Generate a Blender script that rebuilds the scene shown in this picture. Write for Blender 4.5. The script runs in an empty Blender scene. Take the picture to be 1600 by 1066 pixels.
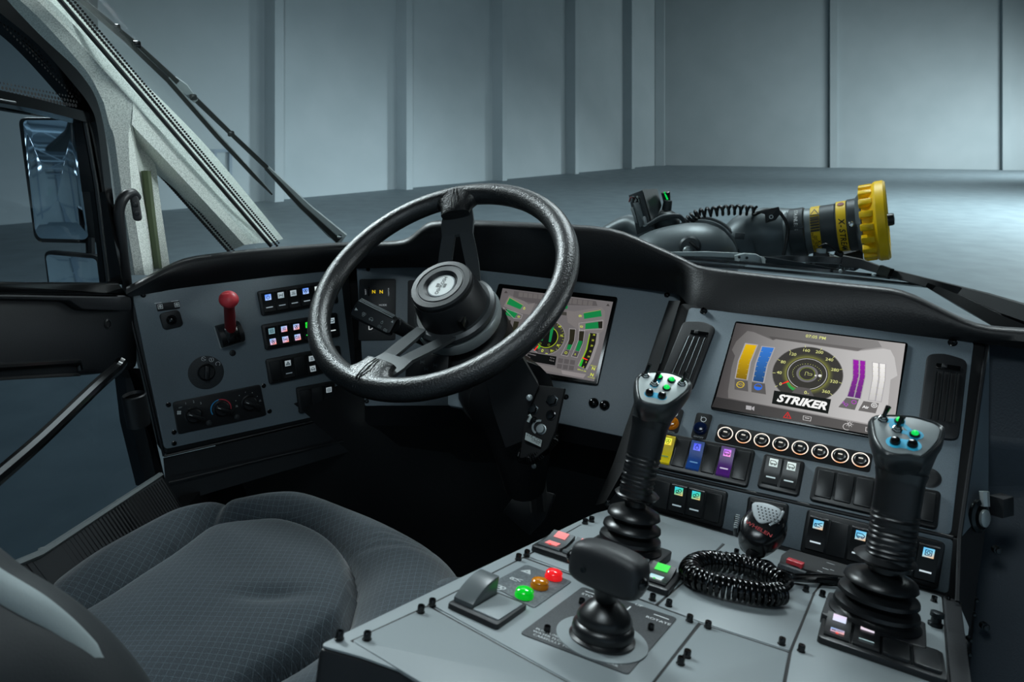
import bpy, math, random
import numpy as np
from mathutils import Vector
random.seed(7); np.random.seed(7)
scn = bpy.context.scene
COL = scn.collection

# ------------------------------------------------------------------ camera
FPX, PITCH, CAMZ = 1080.0, math.radians(17.3), 3.0
CP, SP = math.cos(PITCH), math.sin(PITCH)
CAM = np.array([0.0, 0.0, CAMZ])
cam_d = bpy.data.cameras.new('camera'); cam = bpy.data.objects.new('camera', cam_d); COL.objects.link(cam)
cam_d.sensor_width = 36.0; cam_d.lens = 36.0 * FPX / 1600.0
cam_d.clip_start = 0.02; cam_d.clip_end = 500
cam_d.dof.use_dof = True; cam_d.dof.focus_distance = 1.12; cam_d.dof.aperture_fstop = 11
cam.location = CAM; cam.rotation_euler = (math.pi / 2 - PITCH, 0, 0)
scn.camera = cam

# ------------------------------------------------------------------ colour management, world, lights
scn.view_settings.view_transform = 'Standard'; scn.view_settings.look = 'None'
scn.view_settings.exposure = 0.0; scn.view_settings.gamma = 1.0
scn.view_settings.use_curve_mapping = False
W = bpy.data.worlds.new('world'); scn.world = W; W.use_nodes = True
W.node_tree.nodes['Background'].inputs[0].default_value = (0.35, 0.5, 0.62, 1)
W.node_tree.nodes['Background'].inputs[1].default_value = 0.02

def area(name, loc, target, sx, sy, power, col=(0.80, 0.93, 1.0), spread=180):
    L = bpy.data.lights.new(name, 'AREA'); L.shape = 'RECTANGLE'; L.size = sx; L.size_y = sy
    L.energy = power; L.color = col; L.spread = math.radians(spread)
    o = bpy.data.objects.new(name, L); COL.objects.link(o)
    o.location = loc
    o.rotation_euler = (Vector(target) - Vector(loc)).to_track_quat('-Z', 'Y').to_euler()
    return o
# hangar lamps: washes along the two walls and over the floor
area('hangar_light', (47, 34, 2.5), (-5, 30, -4.0), 5, 2.5, 560, (0.80, 0.94, 1.0), 26)
area('hangar_light', (50, 44, 2.5), (6, 44, -4.0), 5, 2.5, 250, (0.80, 0.94, 1.0), 26)
area('hangar_light', (37, 39.5, 5.5), (31.5, 48, 2.8), 9, 2, 1050, (0.86, 0.97, 1.0), 104)
area('hangar_light', (28, 36, 9.5), (20, 46, 1.0), 8, 2, 500, (0.84, 0.96, 1.0), 110)
area('hangar_light', (24, 22, 10.0), (18, 22, 0), 10, 8, 3300, (0.84, 0.97, 1.0), 120)
area('hangar_light', (2, -5, 1.0), (0, -28, 6), 16, 2, 2000, (0.80, 0.94, 1.0), 140)  # unseen fill added to brighten the rear wall and trusses for the mirrors
# lamps and added fills over and beside the vehicle
area('pillar_fill', (2.6, 0.75, 3.45), (-0.45, 1.3, 3.12), 0.7, 0.5, 1.7, (0.86, 0.98, 1.0), 26)  # unseen fill added to brighten the windscreen pillar
area('front_right_lamp', (1.5, 3.6, 5.9), (-0.1, 0.9, 2.6), 1.3, 0.8, 30, (0.84, 0.97, 1.0), 90)
area('front_left_lamp', (-2.2, 3.4, 5.2), (-0.25, 0.75, 2.5), 1.0, 0.8, 40, (0.84, 0.97, 1.0), 90)
area('cab_fill', (-0.05, 0.22, 3.46), (0.0, 0.75, 2.5), 0.34, 0.2, 1.55, (0.82, 0.95, 1.0), 120)  # unseen fill added inside the cab to light the dash panels
area('hangar_light', (0, -4, 7.0), (-4, 34, 3.5), 3, 2, 250, (0.78, 0.92, 1.0), 40)  # unseen fill added to lift the shaded pilaster sides
area('hangar_light', (0, 15, 11), (-1, 15, 0), 8, 6, 520, (0.80, 0.94, 1.0), 140)

# ------------------------------------------------------------------ projection helpers (pixels of the 1600x1066 frame to world)
def ray(x, y):
    X = (x - 800) / FPX; Z = -(y - 533) / FPX
    return np.array([X, CP + Z * SP, -SP + Z * CP])
def pt(x, y, d): return CAM + d * ray(x, y)
CUP = np.array([0, SP, CP]); CFW = np.array([0, CP, -SP])
def nrm(v): v = np.asarray(v, float); return v / (np.linalg.norm(v) + 1e-12)

class Fr:
    """local frame: a along u (right), b along w (up), h along n (out of the surface)"""
    def __init__(s, o, u, w):
        s.o = np.asarray(o, float); s.u = nrm(u); s.n = nrm(np.cross(s.u, w)); s.w = np.cross(s.n, s.u)
    def p(s, a, b, h=0.0): return s.o + a * s.u + b * s.w + h * s.n
    def P(s, A): A = np.asarray(A, float); return s.o + A[:, :1] * s.u + A[:, 1:2] * s.w + A[:, 2:3] * s.n
    def px(s, x, y, h=0.0):
        r = ray(x, y); o = s.o + h * s.n
        t = np.dot(o - CAM, s.n) / np.dot(r, s.n); q = CAM + t * r - o
        return (float(np.dot(q, s.u)), float(np.dot(q, s.w)))
    def world(s, x, y, h=0.0): a, b = s.px(x, y, h); return s.p(a, b, h)
    def at(s, a, b, h=0.0, rot=0.0):
        c, sn = math.cos(rot), math.sin(rot)
        return Fr(s.p(a, b, h), c * s.u + sn * s.w, -sn * s.u + c * s.w)
    def mpp(s, x, y): # metres per pixel along u near the pixel
        return abs(s.px(x + 1, y)[0] - s.px(x, y)[0])
def axis_frame(o, n, up=(0, 0, 1)):
    n = nrm(n); up = np.asarray(up, float)
    if abs(np.dot(n, nrm(up))) > 0.97: up = np.array([0, 1, 0.])
    u = nrm(np.cross(up, n)); return Fr(o, u, np.cross(n, u))
def panel_frame(x, y, d, yaw, tilt):
    a, t = math.radians(yaw), math.radians(tilt)
    u = np.array([math.cos(a), math.sin(a), 0]); h = np.array([math.sin(a), -math.cos(a), 0])
    w = math.cos(t) * np.array([0, 0, 1]) - math.sin(t) * h
    return Fr(pt(x, y, d), u, w)

# ------------------------------------------------------------------ colours and materials
def lin(c):
    if isinstance(c, str): c = [int(c[i:i + 2], 16) / 255 for i in (0, 2, 4)]
    return tuple(x / 12.92 if x <= 0.04045 else ((x + 0.055) / 1.055) ** 2.4 for x in c)
MATS = {}
def mat(name, color='808080', rough=0.5, metal=0.0, bump=None, noise=None, spec=0.5, coat=0.0, emit=None, es=1.0, trans=0.0, alpha=None):
    m = bpy.data.materials.new(name); m.use_nodes = True; nt = m.node_tree; b = nt.nodes['Principled BSDF']
    c = lin(color) if isinstance(color, str) else color
    b.inputs['Base Color'].default_value = (*c, 1); b.inputs['Roughness'].default_value = rough
    b.inputs['Metallic'].default_value = metal; b.inputs['Specular IOR Level'].default_value = spec
    b.inputs['Coat Weight'].default_value = coat; b.inputs['Coat Roughness'].default_value = 0.15
    b.inputs['Transmission Weight'].default_value = trans
    if emit is not None:
        b.inputs['Emission Color'].default_value = (*lin(emit), 1); b.inputs['Emission Strength'].default_value = es
    tc = nt.nodes.new('ShaderNodeTexCoord')
    if bump:   # (scale, strength, distance)
        n = nt.nodes.new('ShaderNodeTexNoise'); n.inputs['Scale'].default_value = bump[0]; n.inputs['Detail'].default_value = 3
        nt.links.new(tc.outputs['Object'], n.inputs['Vector'])
        k = nt.nodes.new('ShaderNodeBump'); k.inputs['Strength'].default_value = bump[1]; k.inputs['Distance'].default_value = bump[2]
        nt.links.new(n.outputs['Fac'], k.inputs['Height']); nt.links.new(k.outputs['Normal'], b.inputs['Normal'])
    if noise:  # (scale, other colour, low, high)
        n = nt.nodes.new('ShaderNodeTexNoise'); n.inputs['Scale'].default_value = noise[0]; n.inputs['Detail'].default_value = 5
        nt.links.new(tc.outputs['Object'], n.inputs['Vector'])
        r = nt.nodes.new('ShaderNodeValToRGB'); r.color_ramp.elements[0].position = noise[2]; r.color_ramp.elements[1].position = noise[3]
        r.color_ramp.elements[0].color = (*c, 1); r.color_ramp.elements[1].color = (*lin(noise[1]), 1)
        nt.links.new(n.outputs['Fac'], r.inputs['Fac']); nt.links.new(r.outputs['Color'], b.inputs['Base Color'])
    MATS[name] = m; return m
mat('black_vinyl', '15171a', 0.42, bump=(420, 0.35, 0.0006))
mat('soft_black', '131518', 0.5, bump=(260, 0.25, 0.0006))
mat('black_plastic', '121416', 0.38)
mat('gloss_black', '08090a', 0.16)
mat('rubber', '101214', 0.33)
mat('matte_black', '0b0c0e', 0.75)
mat('dark_body', '121316', 0.6)
mat('panel_grey', '737e85', 0.48, bump=(900, 0.12, 0.0003), noise=(1400, '647078', 0.35, 0.65))
mat('hood_vinyl', '0b0d10', 0.46, bump=(420, 0.4, 0.0007), spec=0.4)
mat('dash_vinyl', '3a424a', 0.45, bump=(420, 0.5, 0.0008))
mat('console_grey', '7b8386', 0.42, bump=(900, 0.08, 0.0003), noise=(6, '7a8183', 0.3, 0.75))
mat('decal_grey', '3c4246', 0.55, noise=(500, '565d60', 0.4, 0.68))
mat('dial_plate', '24272a', 0.6, noise=(900, '363a3d', 0.4, 0.7))
mat('steel', '9aa2a3', 0.4, 0.45)
mat('chrome', 'd5dadb', 0.14, 1.0)
mat('dark_steel', '2c3032', 0.32, 0.9)
mat('pillar_white', 'e4e8e2', 0.7, noise=(520, 'a9b0a8', 0.40, 0.70), bump=(420, 0.25, 0.0006))
mat('wheel_grip', '0f1113', 0.38, bump=(380, 0.7, 0.0012), spec=0.75)
mat('wheel_spoke', '3a3e40', 0.4, 0.2, bump=(500, 0.12, 0.0003))
mat('red_knob', 'd23a44', 0.42, bump=(420, 0.4, 0.0006))
mat('red_stem', '7a1a20', 0.5)
mat('mic_shell', '0f1113', 0.24)
mat('mic_grille', 'a7adb0', 0.45)
mat('head_plate', '757c7d', 0.45)
mat('head_plate_bright', 'b4bcba', 0.34)
mat('pipe_grey', '6a7376', 0.42, 0.3, noise=(4, '5a6265', 0.3, 0.7))
mat('barrel_grey', '3a4043', 0.42, 0.3)
mat('yellow_plastic', 'ffce0a', 0.42)
mat('yellow_label', 'e6be10', 0.45)
mat('mesh_black', '1b1e21', 0.6)
mat('sill_metal', '8d9496', 0.4, 0.6)
mat('white_tag', 'b9c2bf', 0.6)
mat('green_rubber', '3c4a28', 0.5)
mat('mirror_glass', 'b9c8d0', 0.03, 1.0)
mat('hangar_wall', 'a6b1b5', 0.8, noise=(0.5, '9eaaae', 0.3, 0.7))
mat('bolster_lit_edge', '7d8789', 0.7, bump=(700, 0.3, 0.0005))  # lighter tone paints the lit top edge of the backrest bolster
mat('bolster_shaded_cloth', '1b2023', 0.6, bump=(700, 0.3, 0.0005))  # darkened to stand for the bolster's shaded side
mat('hangar_floor', '8c9ba2', 0.6, noise=(1.5, '7d8c93', 0.3, 0.7), bump=(2.2, 0.12, 0.01))
mat('hangar_roof', '8494a0', 0.8)
mat('lamp_lit', 'ffffff', 0.5, emit='dff2ff', es=6)
mat('blue_print', '2e9bd6', 0.6)
mat('amber_lens', 'c97a14', 0.12, trans=0.3, emit='a85a06', es=0.10)
mat('green_lens', '0db52b', 0.10, trans=0.2, emit='00b81c', es=0.55)
mat('red_lens', 'e0262b', 0.10, trans=0.2, emit='ff1a1f', es=0.45)
mat('tiny_green', '0aa040', 0.12, emit='08d052', es=0.9)
mat('navy_lens', '0c1a3a', 0.15)
def attr_mats():
    for nm, lit in (('lit', True), ('print', False)):
        m = bpy.data.materials.new('backlit' if lit else 'printed_ink'); m.use_nodes = True; nt = m.node_tree; b = nt.nodes['Principled BSDF']
        at = nt.nodes.new('ShaderNodeVertexColor'); at.layer_name = 'ink'
        if lit:
            b.inputs['Base Color'].default_value = (0.01, 0.01, 0.01, 1); b.inputs['Roughness'].default_value = 0.3
            b.inputs['Specular IOR Level'].default_value = 0.2
            nt.links.new(at.outputs['Color'], b.inputs['Emission Color']); b.inputs['Emission Strength'].default_value = 1.0
        else:
            nt.links.new(at.outputs['Color'], b.inputs['Base Color']); b.inputs['Roughness'].default_value = 0.5
        MATS[nm] = m
attr_mats()
def glass_mat(name, tint, refl, refl_haze=0.0, refl_haze_col='c8d6d2'):
    m = bpy.data.materials.new(name); m.use_nodes = True; nt = m.node_tree; nt.nodes.clear()
    out = nt.nodes.new('ShaderNodeOutputMaterial'); t = nt.nodes.new('ShaderNodeBsdfTransparent'); t.inputs[0].default_value = (*tint, 1)
    g = nt.nodes.new('ShaderNodeBsdfGlossy'); g.inputs['Roughness'].default_value = 0.02
    fr = nt.nodes.new('ShaderNodeFresnel'); fr.inputs[0].default_value = refl
    mx = nt.nodes.new('ShaderNodeMixShader'); nt.links.new(fr.outputs[0], mx.inputs[0]); nt.links.new(t.outputs[0], mx.inputs[1]); nt.links.new(g.outputs[0], mx.inputs[2])
    last = mx
    if refl_haze:
        d = nt.nodes.new('ShaderNodeBsdfTranslucent'); d.inputs[0].default_value = (*lin(refl_haze_col), 1)
        d2 = nt.nodes.new('ShaderNodeBsdfDiffuse'); d2.inputs[0].default_value = (*lin(refl_haze_col), 1)
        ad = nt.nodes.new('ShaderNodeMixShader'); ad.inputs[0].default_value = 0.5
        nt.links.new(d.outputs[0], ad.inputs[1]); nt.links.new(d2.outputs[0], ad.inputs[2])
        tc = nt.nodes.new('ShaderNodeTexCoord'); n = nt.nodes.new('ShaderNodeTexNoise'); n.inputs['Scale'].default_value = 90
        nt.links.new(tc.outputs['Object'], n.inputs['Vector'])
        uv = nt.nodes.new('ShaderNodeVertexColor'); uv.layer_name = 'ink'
        mu = nt.nodes.new('ShaderNodeMath'); mu.operation = 'MULTIPLY'; nt.links.new(uv.outputs['Color'], mu.inputs[0]); mu.inputs[1].default_value = refl_haze
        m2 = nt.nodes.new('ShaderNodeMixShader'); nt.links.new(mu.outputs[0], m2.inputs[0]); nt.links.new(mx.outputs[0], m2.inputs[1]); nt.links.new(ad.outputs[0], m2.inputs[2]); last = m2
    nt.links.new(last.outputs[0], out.inputs[0]); MATS[name] = m
glass_mat('clear_glass', (0.93, 0.96, 0.96), 1.08)
glass_mat('tinted_glass', (0.36, 0.43, 0.48), 1.12)
glass_mat('side_tint', (0.52, 0.58, 0.62), 1.12)
glass_mat('windscreen_glass', (0.94, 0.97, 0.97), 1.06, refl_haze=0.3)  # pale haze in the glass paints a reflection
def fabric_mat():
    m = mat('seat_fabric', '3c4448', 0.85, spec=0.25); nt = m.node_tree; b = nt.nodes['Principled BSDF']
    uv = nt.nodes.new('ShaderNodeUVMap'); uv.uv_map = 'weave'
    br = nt.nodes.new('ShaderNodeTexBrick'); br.offset = 0.0; br.inputs['Scale'].default_value = 1.0
    br.inputs['Brick Width'].default_value = 0.0075; br.inputs['Row Height'].default_value = 0.0075; br.inputs['Mortar Size'].default_value = 0.00028
    br.inputs['Color1'].default_value = (*lin('2b3339'), 1); br.inputs['Color2'].default_value = (*lin('2e363c'), 1); br.inputs['Mortar'].default_value = (*lin('444f56'), 1)
    nt.links.new(uv.outputs['UV'], br.inputs['Vector']); 
    n = nt.nodes.new('ShaderNodeTexNoise'); n.inputs['Scale'].default_value = 900; n.inputs['Detail'].default_value = 2
    nt.links.new(uv.outputs['UV'], n.inputs['Vector'])
    mx = nt.nodes.new('ShaderNodeMix'); mx.data_type = 'RGBA'; mx.blend_type = 'MULTIPLY'; mx.inputs[0].default_value = 0.7
    nt.links.new(br.outputs['Color'], mx.inputs[6]); 
    rp = nt.nodes.new('ShaderNodeValToRGB'); rp.color_ramp.elements[0].color = (0.35, 0.35, 0.35, 1); rp.color_ramp.elements[1].color = (1.5, 1.5, 1.5, 1)
    rp.color_ramp.elements[0].position = 0.3; rp.color_ramp.elements[1].position = 0.7
    nt.links.new(n.outputs['Fac'], rp.inputs[0]); nt.links.new(rp.outputs[0], mx.inputs[7]); nt.links.new(mx.outputs[2], b.inputs['Base Color'])
    k = nt.nodes.new('ShaderNodeBump'); k.inputs['Strength'].default_value = 0.4; k.inputs['Distance'].default_value = 0.0006
    nt.links.new(n.outputs['Fac'], k.inputs['Height']); nt.links.new(k.outputs['Normal'], b.inputs['Normal'])
    b.inputs['Sheen Weight'].default_value = 0.25
fabric_mat()

# ------------------------------------------------------------------ mesh builder
def rr(cx, cy, w, h, r, n=4):
    r = min(r, w / 2 - 1e-5, h / 2 - 1e-5); out = []
    for (sx, sy, a0) in ((1, -1, -90), (1, 1, 0), (-1, 1, 90), (-1, -1, 180)):
        for i in range(n + 1):
            a = math.radians(a0 + 90 * i / n); out.append((cx + sx * (w / 2 - r) + r * math.cos(a), cy + sy * (h / 2 - r) + r * math.sin(a)))
    return out
def circ(cx, cy, r, n=24, ry=None): return [(cx + r * math.cos(2 * math.pi * i / n), cy + (ry or r) * math.sin(2 * math.pi * i / n)) for i in range(n)]
def ccw(p):
    A = sum(p[i][0] * p[(i + 1) % len(p)][1] - p[(i + 1) % len(p)][0] * p[i][1] for i in range(len(p)))
    return list(p) if A > 0 else list(p)[::-1]
def rpoly(p, r, n=4):
    p = ccw(p); out = []; N = len(p)
    for i in range(N):
        A, B, Cc = np.array(p[i - 1]), np.array(p[i]), np.array(p[(i + 1) % N])
        d1, d2 = A - B, Cc - B; l1, l2 = np.linalg.norm(d1), np.linalg.norm(d2); q = min(r, l1 * .45, l2 * .45)
        s, e = B + d1 / l1 * q, B + d2 / l2 * q
        for k in range(n + 1):
            t = k / n; out.append(tuple((1 - t) ** 2 * s + 2 * t * (1 - t) * B + t * t * e))
    return out
def inset(p, d):
    N = len(p); out = []
    for i in range(N):
        A, B, Cc = np.array(p[i - 1]), np.array(p[i]), np.array(p[(i + 1) % N])
        e1, e2 = nrm(B - A), nrm(Cc - B); n1, n2 = np.array([-e1[1], e1[0]]), np.array([-e2[1], e2[0]])
        m = n1 + n2; k = 1 + np.dot(n1, n2); out.append(tuple(B + m * (d / max(k, 0.35))))
    return out
_txt = {}
def text_geo(s, shear=0.0, bold=0.0, space=1.0):
    k = (s, shear, bold, space)
    if k not in _txt:
        c = bpy.data.curves.new('t', 'FONT'); c.body = s; c.size = 1; c.shear = shear; c.offset = bold; c.space_character = space
        c.align_x = 'CENTER'; c.align_y = 'CENTER'; c.resolution_u = 3
        o = bpy.data.objects.new('t', c); COL.objects.link(o); bpy.context.view_layer.update()
        me = bpy.data.meshes.new_from_object(o); v = [(q.co.x, q.co.y) for q in me.vertices]; f = [tuple(q.vertices) for q in me.polygons]
        bpy.data.objects.remove(o); bpy.data.curves.remove(c); bpy.data.meshes.remove(me); _txt[k] = (v, f)
    return _txt[k]
class MB:
    def __init__(s): s.v = []; s.f = []; s.m = []; s.c = []; s.uv = None
    def add(s, V, F, m, col=None):
        b = len(s.v); s.v.extend([tuple(q) for q in np.asarray(V, float)])
        if isinstance(m, str): m = [m] * len(F)
        for i, q in enumerate(F):
            s.f.append(tuple(b + k for k in q)); s.m.append(m[i])
            if col is None: s.c.append(None)
            elif isinstance(col, str): s.c.append([lin(col)] * len(q))
            else: s.c.append([col[k] for k in q])
        return s
    def prism(s, Fm, poly, h0, h1, m, bev=0.0, top=None, col=None, bottom=False):
        poly = ccw(poly); N = len(poly); top = top or m
        rings = [[(a, b, h0) for a, b in poly]]
        if bev > 0:
            rings += [[(a, b, h1 - bev) for a, b in poly], [(a, b, h1 - bev * .3) for a, b in inset(poly, bev * .3)], [(a, b, h1) for a, b in inset(poly, bev)]]
        else: rings += [[(a, b, h1) for a, b in poly]]
        V = [q for r in rings for q in r]; F = []; M = []
        for k in range(len(rings) - 1):
            for i in range(N): j = (i + 1) % N; F.append((k * N + i, k * N + j, k * N + N + j, k * N + N + i)); M.append(m)
        F.append(tuple((len(rings) - 1) * N + i for i in range(N))); M.append(top)
        if bottom: F.append(tuple(reversed(range(N)))); M.append(m)
        return s.add(Fm.P(V), F, M, col)
    def flat(s, Fm, poly, h, m, col=None):
        cols = col
        if callable(col): cols = [lin(col(*q)) if isinstance(col(*q), str) else col(*q) for q in poly]
        return s.add(Fm.P([(a, b, h) for a, b in poly]), [tuple(range(len(poly)))], m, cols)
    def ring(s, Fm, cx, cy, r0, r1, h, m, col=None, a0=0, a1=360, n=32):
        full = abs(a1 - a0) >= 360; V = []; F = []
        for i in range(n + 1):
            a = math.radians(a0 + (a1 - a0) * i / n); V += [(cx + r0 * math.cos(a), cy + r0 * math.sin(a), h), (cx + r1 * math.cos(a), cy + r1 * math.sin(a), h)]
        for i in range(n): F.append((2 * i, 2 * i + 1, 2 * i + 3, 2 * i + 2))
        return s.add(Fm.P(V), F, m, col)
    def line(s, Fm, pts, w, h, m, col=None, closed=False):
        pts = [np.array(q, float) for q in pts]; n = len(pts) - (0 if closed else 1)
        for i in range(n):
            A, B = pts[i], pts[(i + 1) % len(pts)]; d = nrm(B - A); q = np.array([-d[1], d[0]]) * w / 2; e = d * w * .3
            s.flat(Fm, [tuple(A - q - e), tuple(B - q + e), tuple(B + q + e), tuple(A + q - e)], h, m, col)
        return s
    def text(s, Fm, t, a, b, size, h, m, col=None, rot=0, shear=0, bold=0, space=1.0, sx=1.0):
        V, F = text_geo(t, shear, bold, space); c, sn = math.cos(rot), math.sin(rot)
        W_ = [(a + size * (x * sx * c - y * sn), b + size * (x * sx * sn + y * c), h) for x, y in V]
        return s.add(Fm.P(W_), F, m, col)
    def lathe(s, Fm, prof, seg, m, cap0=False, cap1=True, sx=1.0, sy=1.0, a0=0, col=None):
        V = []; F = []; N = len(prof); M = []
        for r, h in prof:
            for i in range(seg):
                a = 2 * math.pi * i / seg + a0; V.append((r * sx * math.cos(a), r * sy * math.sin(a), h))
        for k in range(N - 1):
            for i in range(seg):
                j = (i + 1) % seg; F.append((k * seg + i, k * seg + j, (k + 1) * seg + j, (k + 1) * seg + i)); M.append(m if isinstance(m, str) else m[k])
        if cap1: F.append(tuple((N - 1) * seg + i for i in range(seg))); M.append(m if isinstance(m, str) else m[-1])
        if cap0: F.append(tuple(reversed(range(seg)))); M.append(m if isinstance(m, str) else m[0])
        return s.add(Fm.P(V), F, M, col)
    def tube(s, pts, r, seg, m, caps=True, up=None, flat=1.0):
        pts = [np.asarray(q, float) for q in pts]; N = len(pts); rs = [r] * N if np.isscalar(r) else list(r); V = []; F = []
        t = [nrm(pts[min(i + 1, N - 1)] - pts[max(i - 1, 0)]) for i in range(N)]
        a = np.array(up, float) if up is not None else np.array([0, 0, 1.])
        if abs(np.dot(a, t[0])) > .95: a = np.array([1., 0, 0])
        x = nrm(np.cross(a, t[0]))
        for i in range(N):
            x = nrm(x - np.dot(x, t[i]) * t[i]); y = np.cross(t[i], x)
            for k in range(seg):
                an = 2 * math.pi * k / seg; V.append(pts[i] + rs[i] * (math.cos(an) * x + flat * math.sin(an) * y))
        for i in range(N - 1):
            for k in range(seg): j = (k + 1) % seg; F.append((i * seg + k, i * seg + j, (i + 1) * seg + j, (i + 1) * seg + k))
        if caps: F.append(tuple(reversed(range(seg)))); F.append(tuple((N - 1) * seg + k for k in range(seg)))
        return s.add(V, F, m)
    def loft(s, rings, m, close=True, cap0=True, cap1=True):
        n = len(rings[0]); V = [q for r in rings for q in r]; F = []
        for i in range(len(rings) - 1):
            for k in range(n if close else n - 1): j = (k + 1) % n; F.append((i * n + k, i * n + j, (i + 1) * n + j, (i + 1) * n + k))
        if close and cap0: F.append(tuple(reversed(range(n))))
        if close and cap1: F.append(tuple((len(rings) - 1) * n + k for k in range(n)))
        return s.add(V, F, m)
    def ball(s, Fm, r, m, sz=1.0, seg=16, rings=8, lo=-90, sx=1.0, sy=1.0):
        pr = []
        for i in range(rings + 1):
            a = math.radians(lo + (90 - lo) * i / rings); pr.append((max(r * math.cos(a), 1e-5), r * sz * math.sin(a)))
        return s.lathe(Fm, pr, seg, m, cap0=True, cap1=True, sx=sx, sy=sy)
    def box(s, Fm, a0, a1, b0, b1, h0, h1, m, bev=0.0, r=0.0, col=None):
        poly = rr((a0 + a1) / 2, (b0 + b1) / 2, abs(a1 - a0), abs(b1 - b0), r, 3) if r > 0 else [(a0, b0), (a1, b0), (a1, b1), (a0, b1)]
        return s.prism(Fm, poly, h0, h1, m, bev, bottom=True, col=col)
    def build(s, name, parent=None, smooth=35, **props):
        V = np.array(s.v); o_ = V.mean(0) if parent is None and len(V) else np.zeros(3)
        me = bpy.data.meshes.new(name); me.from_pydata([tuple(q) for q in (V - o_)], [], s.f)
        keys = list(dict.fromkeys(s.m)); idx = {k: i for i, k in enumerate(keys)}
        for k in keys: me.materials.append(MATS[k])
        me.polygons.foreach_set('material_index', [idx[k] for k in s.m])
        me.polygons.foreach_set('use_smooth', [True] * len(s.f))
        if any(c is not None for c in s.c):
            at = me.color_attributes.new('ink', 'FLOAT_COLOR', 'CORNER'); buf = []
            for q, c in zip(s.f, s.c):
                for k in range(len(q)): buf += (list(c[k]) + [1.0]) if c is not None else [0.0, 0, 0, 1]
            at.data.foreach_set('color', buf)
        if s.uv is not None:
            ul = me.uv_layers.new(name='weave'); li = np.zeros(len(me.loops), int); me.loops.foreach_get('vertex_index', li)
            ul.data.foreach_set('uv', np.asarray(s.uv)[li].ravel())
        me.update(); me.set_sharp_from_angle(angle=math.radians(smooth))
        o = bpy.data.objects.new(name, me); COL.objects.link(o)
        if parent is not None:
            o.parent = parent; o.matrix_parent_inverse = parent_inv(parent)
        else: o.location = o_
        for k, v in props.items(): o[k] = v
        return o
_pinv = {}
def parent_inv(p):
    from mathutils import Matrix
    M = Matrix.Identity(4); q = p
    while q is not None:
        M = Matrix.Translation(q.location) @ q.matrix_parent_inverse.to_4x4() @ M if q.parent is None else M
        q = q.parent
    # parents carry only a translation at the top level, so the inverse is that translation undone
    top = p
    while top.parent is not None: top = top.parent
    return Matrix.Translation(-Vector(top.location)) if p.parent is None else Matrix.Identity(4)
def thing(name, label, cat, loc, group=None):
    o = bpy.data.objects.new(name, None); COL.objects.link(o); o.location = tuple(loc); o.empty_display_size = .05
    o['label'] = label; o['category'] = cat
    if group: o['group'] = group
    return o
def tag(o, label, cat, group=None):
    o['label'] = label; o['category'] = cat
    if group: o['group'] = group
    return o
def spline(pts, n):
    pts = [np.asarray(q, float) for q in pts]; P = [2 * pts[0] - pts[1]] + pts + [2 * pts[-1] - pts[-2]]; out = []
    for i in range(1, len(P) - 2):
        for k in range(n):
            t = k / n; a, b, c, d = P[i - 1], P[i], P[i + 1], P[i + 2]
            out.append(.5 * ((2 * b) + (c - a) * t + (2 * a - 5 * b + 4 * c - d) * t * t + (3 * b - a - 3 * c + d) * t ** 3))
    out.append(pts[-1]); return out
# ================================================================== HANGAR (setting)
def floor_pt(x, y):
    r = ray(x, y); return CAM + r * (-CAMZ / r[2])
def struct(mb, name, parent=None):
    o = mb.build(name, parent); o['kind'] = 'structure'; return o
mb = MB(); mb.flat(Fr((0, 0, 0), (1, 0, 0), (0, 1, 0)), [(-60, -60), (80, -60), (80, 90), (-60, 90)], 0, 'hangar_floor'); struct(mb, 'floor')
WA, WB, WC = floor_pt(427, 313), floor_pt(1032, 258), floor_pt(1600, 266)
WUP = nrm(CUP); WH = 16.0
def wall_seg(A, B, off0=0.0, thick=0.4, h=WH):
    """upright slab whose face runs from A to B"""
    mb = MB(); d = nrm(B - A); nn = np.array([-d[1], d[0], 0])
    V = []
    for q in (A, B, B + nn * thick, A + nn * thick): V += [q, q + WUP * h]
    mb.add(V, [(0, 2, 3, 1), (2, 4, 5, 3), (4, 6, 7, 5), (6, 0, 1, 7), (1, 3, 5, 7)], 'hangar_wall'); return mb
dl = nrm(WB - WA); nl_in = np.array([dl[1], -dl[0], 0])
LA = WA - dl * 62
struct(wall_seg(LA, WB + dl * .2), 'wall_left')
dr = nrm(WC - WB); nr_in = np.array([dr[1], -dr[0], 0])
struct(wall_seg(WB, WB + dr * 60), 'wall_right')
wl = bpy.data.objects['wall_left']; wr = bpy.data.objects['wall_right']
def pilaster(P, d, nin, w, t, parent):
    mb = MB(); V = []
    for q in (P, P + nin * t, P + nin * t + d * w, P + d * w): V += [q, q + WUP * WH]
    mb.add(V, [(0, 1, 3, 2), (2, 3, 5, 4), (4, 5, 7, 6), (1, 7, 5, 3)], 'hangar_wall')
    return struct(mb, 'pilaster', parent)
def along_left(px):   # distance along the left wall of the point whose base shows at column px
    r = ray(px, 300); n = np.array([-dl[1], dl[0], 0]); t = np.dot(WA - CAM, n) / np.dot(r, n); q = CAM + r * t
    return np.dot(q - WA, dl)
def along_right(px):
    r = ray(px, 262); n = np.array([-dr[1], dr[0], 0]); t = np.dot(WB - CAM, n) / np.dot(r, n); q = CAM + r * t
    return np.dot(q - WB, dr)
for px in (0, 60, 250): pass
s0 = along_left(427); s1 = along_left(628); s2 = along_left(776); bay = s1 - s0
for k in range(-7, 0): pilaster(WA + dl * (s0 + k * bay), dl, nl_in, .42, .75, wl)
for px in (426, 629, 777, 889, 976): pilaster(WA + dl * (along_left(px) - .42), dl, nl_in, .42, .75, wl)
for px in (1296, 1565, 1850): pilaster(WB + dr * along_right(px), dr, nr_in, .5, .28, wr)
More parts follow.
